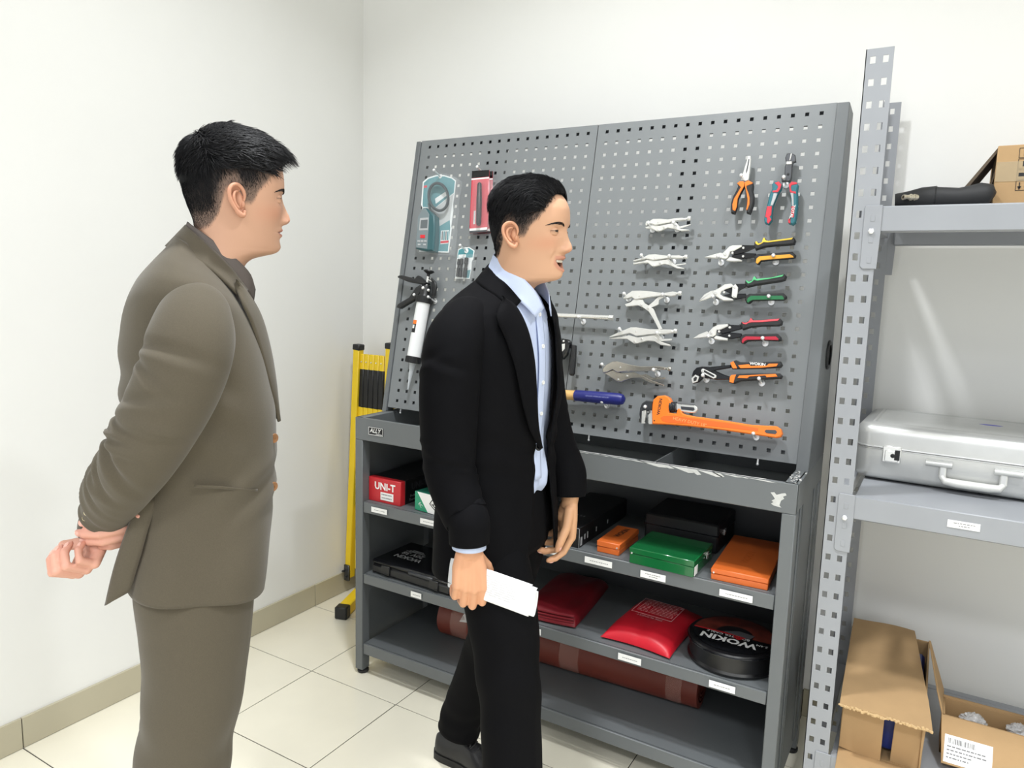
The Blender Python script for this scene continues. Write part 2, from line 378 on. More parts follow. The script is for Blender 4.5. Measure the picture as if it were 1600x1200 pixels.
# ================================================================ steel rack on the right
rk = thing('storage_rack', 'light grey slotted-angle storage rack against the wall', 'rack', (2.72, -.32, 0))
RX0, RX1, RY0, RY1, RH = 2.085, 3.30, -.6, -.045, 2.005
def upright(xc, sx, y, sy):
    mb = MB(); vs = (0, RH, [.03 + .05 * k for k in range(40)], .008)
    plate(mb, (0, .059 if sy > 0 else .046, [.016, .043] if sy > 0 else [.024], .0058), vs, (A(xc, y, 0), X * sx, Z, Y * -sy), .002)
    plate(mb, (0, .042, [.022], .0058), vs, (A(xc, y, 0), Y * sy, Z, X * -sx), .002)
    return obj('upright', mb, M_rack, rk, angle=20)
for xc, sx in ((RX0, 1), (RX1, -1)):
    upright(xc, sx, RY0, 1); upright(xc, sx, RY1, -1)
levels = [1.648, .947, .251]
for zl in levels:
    for y, sy in ((RY0, -1), (RY1, 1)):
        mb = MB().box(((RX0 + RX1) / 2, y - sy * .014, zl - .030), (RX1 - RX0 - .125, .028, .06), .003)
        bmo = obj('beam', mb, M_rack, rk)
        for xc, sx in ((RX0, 1), (RX1, -1)):
            fr = (A(xc, y + sy * .0005, zl), X * sx, Z, Y * sy)
            P = [(.030, .002), (.066, .002), (.066, -.060), (.064, -.146), (.034, -.146), (.028, -.140), (.028, -.004)]
            pl = obj('end_plate', MB().prism(P, fr, 0, .0025, .0008), M_rack, rk)
            b = MB(); O = fr[0] + fr[1] * .046 + Z * -.058
            b.lathe([(.0, .002), (.0065, .002), (.0065, .0065), (.004, .008), (0, .008)], (O, fr[1], Z, fr[3]), 6, cap=False); obj('bolt', b, M_peg, pl)
            for dz in (-.028, -.078, -.125):
                q = fr[0] + fr[1] * .047 + Z * dz + fr[3] * .0026
                obj('tab', MB().box(q, (.0095, .0012, .015), .0004), M_dsteel if dz == -.125 and 0 else M_rack, pl)
    for xc in (RX0 + .03, RX1 - .03): obj('side_brace', MB().box((xc, (RY0 + RY1) / 2, zl - .02), (.03, RY1 - RY0 - .03, .035), .002), M_rack, rk)
    obj('shelf_deck', MB().box(((RX0 + RX1) / 2, (RY0 + RY1) / 2, zl - .0045), (RX1 - RX0 - .13, RY1 - RY0 - .058, .006), .001), M_rack, rk)
    obj('deck_rib', MB().box(((RX0 + RX1) / 2, -.32, zl - .018), (RX1 - RX0 - .13, .05, .02), .002), M_rack, rk)
slabel(rk, 2.3495, 2.4145, .926, .9085, RY0 - .0002, 2)
# ================================================================ tools hanging on the board
LIFT = .018                      # the tools rest on the pegs, a finger's breadth off the board
BO0 = BO; BO = BO0 + BN * LIFT; FB = (BO, X, BV, BN)
def KC(x, y, s): return lambda pts: [(x + a * s, y + b * s) for a, b in pts]
KA_, KB_, KC_, KD_, KE_, KF_, KG_, KH_, KI_ = KC(1120, 230, .10830), KC(1090, 360, .1), KC(1070, 480, .10833), KC(970, 330, 1 / 12), KC(930, 440, .14170), KC(980, 600, .1625), KC(640, 255, .15840), KC(860, 470, .15005), KC(600, 410, .17513)
def bpoly(K, pts, h): return [bp(px, py, h) for px, py in K(pts)]
def bpt(K, p, h): u, v = bp(*K([p])[0], h); return BW(u, v, h)
class Tool:
    """a thing on the board; its outlines are taken on the board plane at height h"""
    def __init__(s, name, label, cat, K, p, h=.012, group=None):
        s.K = K; s.t = thing(name, label, cat, bpt(K, p, h), group)
    def slab(s, name, pts, h0, h1, m, bev=.0015, parent=None):
        return obj(name, MB().prism(bpoly(s.K, pts, h1), FB, h0, h1, bev), m, parent or s.t)
    def pin(s, name, p, r, h0, h1, m, parent=None, n=16):
        u, v = bp(*s.K([p])[0], h1); fr = (BW(u, v, 0), X, BV, BN)
        return obj(name, MB().lathe([(0, h0), (r, h0), (r, h1 - r * .3), (r * .7, h1), (0, h1)], fr, n, cap=False), m, parent or s.t)
    def rod(s, name, pts, r, h, m, n=12, parent=None): return obj(name, MB().tube([bpt(s.K, p, h) for p in pts], r, n), m, parent or s.t)
_peg = None
def peg(K, base, label, ln=.046, tilt=.2):
    """round zinc peg with a collar, pushed into a hole of the board"""
    global _peg
    h_ = .002 - float(np.dot(BO - BO0, BN)); u, v = bp(*K([base])[0], h_); p = BW(u, v, h_ - .002)
    if _peg is None:
        m = MB(); d = nrm(A(0, -1, tilt)); q = d * ln
        m.lathe([(0, .0005), (.0088, .0005), (.0092, .0015), (.0088, .003), (.004, .0042), (0, .0042)], (A(0, 0, 0), X, Z, -Y), 18, cap=False)
        m.tube([A(0, .004, 0), A(0, -.004, 0), q * .5, q], [.0034, .0034, .0032, .0032], 10); m.ball(q, .0056, 12, 8)
        o = obj('board_peg', m, M_peg); _peg = o.data
    else: o = bpy.data.objects.new('board_peg', _peg); COL.objects.link(o)
    o.location = p; o.rotation_euler = (-TILT, 0, 0); tag(o, label, 'peg', 'zinc pegs on the perforated board')

# --- long nose pliers
T = Tool('long_nose_pliers', 'long nose pliers with orange and black handles', 'pliers', KA_, (420, 500))
j = T.slab('jaws', [(437, 122), (488, 122), (490, 180), (485, 250), (470, 380), (455, 470), (430, 490), (395, 490), (365, 478), (345, 462), (372, 380), (400, 280), (430, 190)], .006, .015, M_chrome)
T.slab('slot', [(455, 172), (470, 172), (462, 240), (440, 340), (425, 380), (420, 350), (440, 260)], .0145, .0154, M_dsteel, 0, j)
for P, Q in (([(290, 510), (350, 545), (390, 500), (395, 560), (345, 650), (300, 740), (290, 850), (265, 920), (250, 957), (203, 945), (200, 880), (205, 800), (230, 710), (275, 630), (305, 560)],
              [(330, 490), (385, 490), (398, 520), (392, 560), (343, 648), (298, 740), (288, 850), (263, 918), (227, 903), (224, 820), (248, 740), (303, 650), (347, 575), (325, 555), (290, 520)]),
             ([(398, 520), (440, 500), (520, 515), (525, 545), (515, 620), (535, 700), (530, 800), (505, 880), (475, 957), (425, 945), (430, 880), (440, 760), (430, 670), (405, 590)],
              [(400, 500), (460, 480), (520, 512), (500, 530), (450, 545), (425, 560), (430, 600), (455, 660), (472, 730), (470, 820), (440, 900), (422, 905), (434, 840), (442, 750), (427, 660), (403, 560)])):
    hd = T.slab('handle', P, .004, .019, M_rubber, .003); T.slab('grip_inlay', Q, .018, .0205, M_orange, .001, hd)
peg(KA_, (395, 520), 'peg under the long nose pliers')
# --- cutter with red and teal handles
M_teal = mat('teal_rubber', (38, 106, 118), .5, noise=(40, .06)); M_red = mat('red_rubber', (206, 52, 66), .48, noise=(40, .05)); M_lgrey = mat('light_grey_rubber', (176, 178, 180), .5)
T = Tool('cable_cutter', 'dark steel cutter with red and teal handles', 'pliers', KA_, (1010, 500))
j = T.slab('jaws', [(1010, 90), (1080, 82), (1130, 110), (1140, 200), (1100, 215), (1085, 290), (1075, 440), (1050, 490), (935, 490), (930, 430), (975, 400), (980, 280), (1000, 230), (985, 150)], .005, .016, M_dsteel, .002)
T.slab('ratchet_plate', [(1002, 205), (1080, 200), (1082, 240), (1000, 245)], .0155, .0185, M_chrome, .001, j); T.slab('cutting_edge', [(1065, 90), (1085, 86), (1062, 180), (1045, 195)], .0155, .0172, M_chrome, .0005, j)
T.pin('pivot', (1028, 388), .0035, .0155, .0175, M_ink, j)
lh = T.slab('handle', [(830, 490), (890, 480), (940, 530), (925, 600), (875, 670), (850, 740), (805, 850), (790, 980), (790, 1050), (740, 1110), (690, 1090), (680, 1040), (695, 960), (720, 850), (760, 680), (800, 600), (795, 530)], .004, .02, M_teal, .003)
rh = T.slab('handle', [(1040, 530), (1080, 490), (1150, 500), (1175, 540), (1160, 620), (1165, 700), (1165, 850), (1150, 980), (1135, 1080), (1090, 1115), (1030, 1090), (1025, 1040), (1065, 1010), (1070, 850), (1070, 740), (1050, 650), (1035, 590)], .004, .02, M_teal, .003)
for P, m_, h_ in (([(725, 850), (793, 850), (783, 980), (760, 1000), (786, 1045), (742, 1103), (722, 1080), (725, 1020), (697, 1005)], M_red, lh), ([(830, 512), (890, 492), (933, 535), (914, 600), (880, 648), (802, 650), (802, 625), (860, 620), (885, 570), (870, 545)], M_red, lh), ([(820, 662), (873, 667), (848, 740), (805, 840), (772, 840)], M_lgrey, lh),
                 ([(1037, 540), (1080, 495), (1150, 505), (1160, 530), (1080, 545), (1065, 580), (1080, 630), (1140, 640), (1140, 670), (1055, 650)], M_red, rh), ([(1077, 850), (1125, 850), (1110, 1010), (1062, 1018), (1060, 1103), (1028, 1085), (1028, 1040), (1067, 1012)], M_red, rh), ([(1060, 655), (1105, 660), (1110, 840), (1080, 840), (1078, 740)], M_lgrey, rh)):
    T.slab('grip_inlay', P, .019, .0212, m_, .0008, h_)
u, v = bp(*KA_([(1090, 930)])[0], .0212); mb = MB().text('TOTAL', (BW(u, v, .0212), nrm(X * -.12 + BV), nrm(X + BV * .12), BN), .011, .0004, bold=.02, sx=1.1); obj('lettering', mb, M_white, rh, normals=False, smooth=False)
peg(KA_, (1000, 548), 'peg holding the cutter with teal handles')
# --- three aviation snips
def snips(label, K, blade, body, link, arms, plate_, pins, hu, cu, hl, cl, c1, c2, hooks, who):
    T = Tool('aviation_snips', label, 'snips', K, pins[0], group='aviation snips')
    T.slab('blade', blade, .008, .0135, M_satin, .002); b = T.slab('jaw_body', body, .006, .017, M_satin, .002)
    if link: T.slab('jaw_link', link, .008, .0165, M_satin, .002)
    for a in arms: T.slab('arm', a, .007, .014, M_gblack, .0015)
    if plate_: T.slab('side_plate', plate_, .013, .0185, M_satin, .001)
    for k, p in enumerate(pins): T.pin('pivot_bolt' if k == 0 else 'rivet', p, .0042 if k == 0 else .0034, .012, .0205, M_chrome)
    h1 = T.slab('handle', hu, .005, .020, M_rubber, .003); T.slab('grip_inlay', cu, .019, .0215, c1, .001, h1)
    h2 = T.slab('handle', hl, .005, .021, M_rubber, .003); T.slab('grip_inlay', cl, .020, .0225, c2, .001, h2)
    for k, h in enumerate(hooks): peg(K, h, 'peg under the %s of the %s snips' % (('blade', 'lower handle')[k], who))
G = lambda n, c, r=.42: mat(n, c, r, noise=(40, .05))
snips('aviation snips with yellow handle inlays', KB_, [(105, 412), (350, 345), (385, 350), (375, 420), (310, 437), (110, 427)],
      [(350, 400), (380, 360), (490, 250), (540, 230), (690, 225), (690, 250), (560, 320), (510, 330), (490, 380), (460, 430), (400, 445), (355, 430)], [(440, 465), (500, 410), (530, 420), (690, 460), (685, 480), (560, 485), (470, 480)],
      [[(510, 330), (690, 225), (890, 230), (905, 265), (760, 330), (600, 380), (530, 370)], [(530, 390), (730, 350), (910, 360), (900, 415), (750, 440), (640, 445), (540, 420)]], None, [(425, 368), (542, 350), (712, 270), (708, 402)],
      [(885, 200), (892, 170), (920, 165), (960, 200), (1000, 180), (1020, 115), (1050, 110), (1080, 160), (1200, 152), (1400, 120), (1500, 103), (1530, 150), (1510, 210), (1400, 222), (1200, 235), (1050, 250), (900, 300), (880, 240)],
      [(897, 178), (920, 167), (950, 205), (1000, 185), (1025, 117), (1045, 112), (1060, 150), (1100, 165), (1400, 125), (1490, 110), (1470, 140), (1100, 186), (1030, 182), (980, 215), (940, 228), (907, 210)],
      [(880, 400), (920, 370), (1100, 355), (1480, 330), (1530, 380), (1520, 412), (1480, 428), (1100, 458), (980, 474), (950, 525), (920, 522), (890, 470)],
      [(907, 500), (917, 440), (960, 405), (1100, 395), (1440, 370), (1490, 400), (1500, 423), (1440, 426), (1100, 455), (990, 465), (955, 500), (930, 522)], G('yellow_rubber', (240, 200, 70)), G('amber_rubber', (222, 158, 52)), [(370, 505), (1222, 495)], 'yellow')
snips('offset aviation snips with green handle inlays', KB_, [(15, 1100), (100, 1000), (200, 945), (270, 930), (262, 1000), (215, 1040), (100, 1087), (20, 1107)],
      [(230, 950), (330, 900), (420, 840), (520, 830), (550, 850), (545, 880), (430, 920), (370, 950), (350, 1000), (400, 1030), (550, 1070), (550, 1095), (400, 1100), (330, 1060), (270, 1020), (240, 990)], None,
      [[(400, 930), (550, 880), (590, 835), (750, 830), (770, 872), (650, 935), (620, 985), (500, 980)], [(400, 1010), (500, 985), (620, 990), (750, 985), (765, 1045), (600, 1078), (530, 1060)]], [(545, 870), (590, 835), (630, 890), (625, 970), (605, 1050), (560, 1055), (530, 1030)], [(280, 980), (412, 965), (575, 885), (572, 1022)],
      [(735, 815), (750, 770), (790, 792), (850, 772), (880, 715), (900, 718), (930, 758), (1150, 728), (1350, 678), (1385, 710), (1365, 770), (1300, 792), (1100, 822), (900, 852), (770, 885)],
      [(752, 773), (800, 802), (850, 782), (875, 722), (890, 717), (920, 757), (1150, 735), (1345, 688), (1320, 720), (1100, 760), (930, 785), (880, 772), (840, 810), (790, 830), (757, 800)],
      [(735, 1080), (750, 1020), (800, 990), (1100, 985), (1340, 978), (1385, 1020), (1385, 1050), (1340, 1083), (1100, 1083), (850, 1093), (800, 1138), (760, 1132)],
      [(767, 1110), (777, 1060), (830, 1020), (1100, 1020), (1320, 1018), (1350, 1060), (1345, 1080), (1100, 1080), (860, 1085), (810, 1110), (785, 1133)], G('mint_rubber', (92, 190, 130)), G('green_rubber', (28, 104, 62)), [(290, 1122), (1150, 1122)], 'green')
snips('aviation snips with red handle inlays', KC_, [(110, 450), (200, 390), (320, 345), (345, 400), (332, 432), (200, 447)],
      [(320, 380), (400, 290), (480, 250), (620, 240), (625, 270), (520, 320), (460, 330), (440, 400), (390, 425), (340, 420)], [(410, 445), (450, 410), (500, 420), (620, 450), (610, 480), (500, 475), (440, 465)],
      [[(450, 320), (620, 250), (810, 260), (822, 312), (680, 350), (540, 385), (470, 370)], [(470, 400), (640, 360), (820, 380), (812, 432), (680, 455), (580, 450)]], None, [(378, 368), (492, 350), (645, 290), (640, 410)],
      [(805, 240), (815, 205), (850, 215), (890, 215), (930, 185), (945, 150), (965, 158), (990, 188), (1100, 183), (1370, 158), (1405, 195), (1395, 250), (1350, 267), (1100, 272), (950, 287), (830, 325)],
      [(817, 207), (860, 225), (910, 215), (935, 182), (950, 152), (985, 190), (1100, 188), (1370, 163), (1340, 195), (1100, 215), (960, 217), (920, 225), (880, 248), (840, 240)],
      [(790, 450), (820, 400), (870, 385), (1100, 390), (1340, 383), (1385, 430), (1390, 472), (1340, 483), (1100, 474), (900, 484), (850, 523), (810, 517)],
      [(817, 500), (832, 450), (880, 420), (1100, 425), (1310, 420), (1350, 455), (1345, 475), (1100, 468), (900, 470), (860, 490), (835, 522)], G('coral_rubber', (226, 84, 94)), G('crimson_rubber', (172, 30, 52)), [(388, 492), (1160, 522)], 'red')
# --- water pump pliers
T = Tool('water_pump_pliers', 'black water pump pliers with orange handle inlays', 'pliers', KC_, (330, 950))
T.slab('jaw_body', [(95, 1000), (120, 920), (170, 870), (250, 855), (360, 860), (660, 830), (665, 872), (430, 912), (380, 930), (240, 955), (200, 990), (150, 975)], .006, .016, M_gblack, .002)
T.slab('jaw_body', [(180, 1060), (210, 985), (260, 925), (420, 905), (560, 970), (660, 1005), (655, 1042), (450, 1047), (400, 1035), (270, 1020), (200, 1080), (120, 1102), (110, 1090)], .004, .013, M_gblack, .002)
j = T.slab('jaw_teeth', [(93, 1030), (150, 972), (203, 1000), (182, 1072), (108, 1097)], .006, .0168, M_satin, .001); T.slab('jaw_gap', [(125, 1030), (152, 1000), (178, 1012), (165, 1058), (128, 1070)], .016, .0174, M_ink, 0, j)
j = T.slab('slot_plate', [(233, 910), (245, 890), (265, 885), (440, 972), (455, 990), (445, 1018), (410, 1030), (240, 942)], .013, .0185, M_satin, .001); T.slab('slot', [(270, 910), (290, 910), (425, 985), (425, 1003), (405, 1005), (275, 935)], .018, .0192, M_ink, 0, j); T.pin('pivot', (262, 920), .003, .016, .021, M_chrome)
h1 = T.slab('handle', [(650, 800), (700, 775), (740, 760), (800, 790), (940, 795), (1380, 780), (1405, 830), (1380, 867), (1100, 882), (760, 888), (680, 890)], .005, .021, M_rubber, .003)
for P in ([(652, 802), (700, 778), (740, 850), (753, 883), (692, 884)], [(767, 837), (920, 822), (950, 847), (1180, 842), (1210, 815), (1345, 812), (1320, 853), (1100, 873), (800, 880)]): T.slab('grip_inlay', P, .020, .0225, M_orange, .0008, h1)
u, v = bp(*KC_([(1050, 820)])[0], .021); obj('lettering', MB().text('WOKIN', (BW(u, v, .021), nrm(X * .995 + BV * -.0), -BV, BN), .0105, .0005, bold=.02, sx=1.15), M_white, h1, normals=False, smooth=False)
h2 = T.slab('handle', [(640, 1060), (660, 980), (750, 968), (900, 958), (1370, 953), (1405, 990), (1385, 1027), (1100, 1043), (800, 1063), (700, 1102), (640, 1087)], .005, .021, M_rubber, .003)
for P in ([(647, 1010), (670, 977), (740, 972), (720, 1020), (700, 1093), (642, 1080)], [(785, 985), (1310, 962), (1335, 1000), (1180, 1010), (1160, 985), (930, 1000), (900, 1025), (757, 1020)]): T.slab('grip_inlay', P, .020, .0225, M_orange, .0008, h2)
peg(KC_, (312, 1045), 'peg under the jaws of the water pump pliers'); peg(KC_, (1110, 1095), 'peg under the handle of the water pump pliers')
# --- locking pliers
def locking(label, K, up, lo, lever, k0, k1, rivets, hooks, who, m=None, letter=None):
    m = m or M_satin
    T = Tool('locking_pliers', label, 'pliers', K, up[len(up) // 2], group='locking pliers')
    T.slab('lower_jaw', lo, .006, .014, m, .0012); T.slab('release_lever', lever, .008, .012, m, .0006)
    T.slab('upper_jaw', up, .005, .018, m, .0018)
    a = bpt(K, k0, .012); b = bpt(K, k1, .012); d = nrm(b - a)
    obj('adjusting_screw', MB().tube([a - d * .02, a, b], .0035, 10).lathe([(0, -.004), (.0062, -.003), (.0072, .0), (.0062, .006), (0, .0065)], (b, nrm(np.cross(d, BN)), BN, d), 14, cap=False), m, T.t)
    for p in rivets: T.pin('rivet', p, .0028, .012, .0195, M_chrome)
    for k, h in enumerate(hooks): peg(K, h, 'peg under the %s of the %s' % (('jaw', 'handle')[k], who))
locking('small locking pliers with short curved jaws, highest on the board', KD_, [(455, 240), (470, 190), (510, 170), (540, 180), (600, 140), (740, 138), (880, 150), (1000, 130), (1150, 120), (1200, 130), (1215, 165), (1140, 170), (1000, 182), (900, 215), (720, 250), (640, 262), (560, 230), (520, 240), (470, 270)],
        [(455, 300), (540, 270), (640, 255), (720, 270), (900, 230), (970, 230), (1050, 290), (1130, 330), (1280, 345), (1275, 362), (1130, 370), (1000, 330), (880, 310), (740, 370), (680, 380), (590, 330), (480, 325)], [(980, 190), (1030, 200), (1100, 285), (1310, 240), (1300, 258), (1150, 312), (1080, 312), (1000, 230)], (1215, 148), (1275, 138), [(698, 210), (800, 292), (685, 350)], [(600, 350), (1060, 340)], 'highest locking pliers')
locking('long nose locking pliers, second from the top', KD_, [(225, 915), (300, 900), (440, 850), (520, 810), (640, 803), (850, 830), (1090, 823), (1160, 845), (1160, 885), (1000, 880), (900, 880), (600, 920), (480, 890), (430, 905), (240, 945)],
        [(230, 965), (430, 930), (490, 905), (620, 920), (700, 920), (870, 900), (960, 960), (1050, 1030), (1185, 1065), (1180, 1084), (1050, 1072), (920, 1012), (820, 990), (660, 1030), (600, 1042), (500, 965), (380, 977), (235, 997)], [(850, 870), (900, 890), (1000, 1000), (1220, 973), (1215, 995), (1050, 1017), (980, 1012), (880, 930)], (1160, 865), (1215, 858), [(635, 878), (725, 965), (600, 1018)], [(470, 940), (985, 955)], 'long nose locking pliers second from the top')
locking('locking pliers hanging open with lower handle swung down', KE_, [(305, 175), (340, 145), (405, 100), (500, 98), (620, 108), (750, 125), (850, 108), (890, 113), (890, 150), (840, 162), (760, 152), (640, 167), (440, 197), (400, 170), (350, 187), (310, 187)],
        [(325, 250), (390, 225), (430, 190), (520, 195), (540, 235), (580, 260), (640, 300), (680, 400), (735, 520), (700, 527), (640, 412), (590, 332), (520, 282), (470, 262), (340, 274)], [(585, 265), (640, 220), (680, 180), (740, 153), (762, 165), (702, 202), (697, 250), (650, 272), (610, 287)], (890, 132), (930, 130), [(486, 157), (505, 252), (578, 288)], [(370, 192), (790, 203)], 'open locking pliers')
locking('long nose locking pliers just below the open pair', KE_, [(155, 605), (250, 560), (390, 503), (450, 503), (600, 525), (840, 528), (862, 560), (780, 577), (640, 580), (450, 600), (380, 570), (330, 580), (160, 617)],
        [(155, 622), (330, 600), (370, 590), (470, 615), (620, 590), (650, 600), (720, 660), (830, 698), (822, 710), (720, 697), (650, 657), (570, 652), (460, 682), (425, 682), (350, 632), (160, 632)], [(620, 590), (700, 580), (740, 633), (845, 630), (840, 647), (720, 657)], (860, 545), (880, 545), [(448, 550), (508, 627), (430, 660)], [(320, 575), (728, 620)], 'long nose locking pliers below the open pair')
locking('largest locking pliers in shiny dark nickel, lowest of the set', KE_, [(75, 970), (110, 920), (190, 878), (240, 878), (400, 918), (500, 935), (700, 933), (768, 942), (768, 968), (700, 972), (520, 987), (320, 992), (240, 1002), (190, 970), (130, 1000), (85, 1007)],
        [(90, 1005), (200, 975), (260, 1000), (300, 1010), (430, 1000), (500, 1030), (600, 1080), (760, 1138), (755, 1152), (600, 1112), (500, 1062), (400, 1062), (280, 1107), (240, 1102), (160, 1047)], [(500, 1030), (560, 1018), (640, 1060), (775, 1052), (770, 1070), (620, 1082)], (768, 957), (815, 962), [(275, 945), (347, 1038), (250, 1078)], [(130, 960), (690, 1020)], 'largest locking pliers', mat('dark_nickel', (196, 192, 182), .2, .8, noise=(20, .15)))
# --- pipe wrench
T = Tool('pipe_wrench', 'large orange pipe wrench with steel hook jaw', 'wrench', KF_, (400, 300))
body = [(235, 270), (240, 200), (250, 150), (290, 115), (360, 108), (400, 130), (425, 180), (410, 240), (400, 275), (470, 285), (480, 245), (492, 235), (510, 240), (525, 275), (545, 290), (640, 310), (900, 345), (1200, 393), (1430, 405), (1475, 435), (1487, 480), (1470, 510), (1430, 520), (1380, 512), (900, 442), (600, 407), (370, 390), (240, 386)]
bo = T.slab('handle', body, .005, .028, M_orange, .003)
M_orange2 = mat('orange_channel', (228, 104, 36), .45)
T.slab('channel', [(320, 325), (350, 305), (450, 305), (640, 330), (1000, 378), (1260, 425), (1260, 455), (900, 415), (600, 385), (380, 372), (335, 355)], .0275, .0285, M_orange2, .0006, bo)
T.slab('hang_hole', [(1320, 455), (1335, 440), (1425, 442), (1442, 462), (1425, 482), (1340, 472)], .0278, .0288, M_dsteel, 0, bo)
T.slab('hook_jaw', [(250, 165), (180, 158), (140, 185), (122, 230), (115, 290), (128, 375), (155, 382), (163, 330), (178, 262), (200, 250), (240, 255)], .009, .024, M_dsteel, .003)
T.slab('jaw_teeth', [(140, 260), (180, 250), (165, 380), (135, 380)], .010, .0248, M_satin, .001)
T.slab('heel_jaw', [(205, 290), (240, 270), (240, 386), (205, 386)], .009, .024, M_satin, .001)
for k in range(6): T.slab('tooth', [(196, 300 + 14 * k), (208, 296 + 14 * k), (208, 306 + 14 * k)], .010, .0245, M_satin, 0); T.slab('tooth', [(163, 285 + 14 * k), (175, 289 + 14 * k), (163, 295 + 14 * k)], .010, .0245, M_dsteel, 0)
a, b = bpt(KF_, (412, 222), .018), bpt(KF_, (478, 222), .018); d = nrm(b - a); L_ = np.linalg.norm(b - a)
m = MB()
for k in range(5): m.lathe([(0, L_ * k / 5), (.0135, L_ * k / 5), (.0155, L_ * (k + .3) / 5), (.0155, L_ * (k + .7) / 5), (.0135, L_ * (k + 1) / 5), (0, L_ * (k + 1) / 5)], (a, nrm(np.cross(d, BN)), BN, d), 24, cap=False)
obj('adjusting_nut', m, M_dsteel, T.t)
rkp = T.slab('threaded_shank', [(470, 188), (640, 203), (668, 222), (672, 245), (650, 275), (620, 278), (540, 268), (470, 250)], .012, .025, M_satin, .002); T.slab('shank_groove', [(515, 215), (640, 225), (650, 245), (635, 258), (520, 245)], .0245, .0256, M_dsteel, 0, rkp)
for k in range(12): T.slab('thread', [(490 + 13 * k, 186 + 1.2 * k), (497 + 13 * k, 186 + 1.2 * k), (494 + 13 * k, 198 + 1.2 * k)], .012, .0262, M_dsteel, 0, rkp)
T.pin('rivet', (260, 352), .0022, .027, .0287, M_ink, bo)
u, v = bp(*KF_([(313, 218)])[0], .028); obj('lettering', MB().text('WOKIN', (BW(u, v, .028), nrm(BV * -1 + X * .06), nrm(X * -1 - BV * .06), BN), .0125, .0005, bold=.02, sx=1.1), M_ink, bo, normals=False, smooth=False)
u, v = bp(*KF_([(600, 365)])[0], .0285); d = nrm(X + BV * .10); obj('lettering', MB().text('HEAVY DUTY 18"', (BW(u, v, .0285), d, nrm(-BV + X * .10), BN), .013, .0005, bold=.01), mat('worn_orange', (246, 160, 96), .5), bo, normals=False, smooth=False)
peg(KF_, (1240, 512), 'peg under the pipe wrench handle'); peg(KF_, (215, 255), 'peg behind the pipe wrench jaw')
# --- steel bar, folding tool, hammer: partly behind the man in black
T = Tool('breaker_bar', 'straight bright steel bar lying on a peg', 'bar', KH_, (400, 160))
T.rod('rod', [(-900, 108), (70, 150), (610, 175)], .0072, .012, M_chrome, 16); T.rod('square_drive', [(610, 175), (655, 178)], .0078, .012, M_satin, 4)
peg(KH_, (345, 218), 'peg under the steel bar'); peg(KH_, (-700, 150), 'peg behind the man in black under the steel bar')
T = Tool('folding_pruner', 'black folding tool with slim handle under the steel bar', 'tool', KH_, (150, 450))
T.slab('head', [(60, 420), (105, 405), (135, 394), (180, 400), (197, 430), (190, 475), (160, 560), (120, 605), (60, 600), (20, 520)], .005, .024, M_gblack, .004)
T.pin('pivot', (135, 418), .0035, .023, .026, M_chrome); T.slab('blade', [(118, 450), (150, 445), (148, 500), (120, 530)], .0235, .0252, M_satin, .0005)
T.slab('handle', [(217, 460), (235, 455), (255, 462), (252, 560), (236, 755), (222, 775), (205, 778), (190, 765), (200, 620)], .005, .02, M_rubber, .004); T.slab('handle', [(60, 590), (110, 600), (80, 760), (30, 760)], .005, .02, M_rubber, .004)
T.slab('link', [(150, 430), (240, 460), (235, 500), (160, 480)], .005, .012, M_gblack, .001)
T = Tool('claw_hammer', 'hammer with wooden handle and blue grip', 'hammer', KH_, (400, 990), .018)
a, b, c_, e_ = [bpt(KH_, p, .018) for p in ((-900, 905), (150, 978), (258, 985), (775, 1030))]
obj('handle', MB().tube([a, b, c_], [.011, .0155, .0158], 20), mat('hickory_wood', (214, 172, 108), .5, noise=(60, .12), stretch=(1, 6, 6)), T.t)
d = nrm(e_ - c_)
gr = obj('grip', MB().tube([c_, c_ + d * .002, c_ + (e_ - c_) * .5, e_ - d * .018, e_ - d * .006, e_], [.0155, .0172, .0185, .0182, .0150, .006], 22), mat('blue_rubber', (30, 36, 112), .4, noise=(40, .08)), T.t)
m = MB(); cg = (c_ + e_) / 2; rg = .0186
V, F = text_geo('GENUINE AMERICAN HICKORY', 0., 0., 'CENTER')
mn = nrm(np.cross(d, BN)); mn = mn if np.dot(mn, BV) < 0 else -mn
m.add([cg + d * (x * .0056) + (mn * math.sin((y * .0056 + .001) / rg) + BN * math.cos((y * .0056 + .001) / rg)) * (rg + .0003) for x, y in V], F); obj('lettering', m, mat('pale_blue_print', (150, 156, 205), .6), gr, normals=False, smooth=False)
hdp = a + nrm(a - b) * .01
m = MB().tube([hdp - BV * .075, hdp - BV * .02, hdp + BV * .03, hdp + BV * .05], [.005, .014, .013, .015], 16).tube([hdp + BV * .05, hdp + BV * .062], [.017, .0165], 16)
obj('hammer_head', m, M_dsteel, T.t); peg(KH_, (590, 1092), 'peg under the blue hammer grip'); peg(KH_, (-500, 1000), 'peg behind the man in black under the hammer')

BO = BO0; FB = (BO, X, BV, BN)
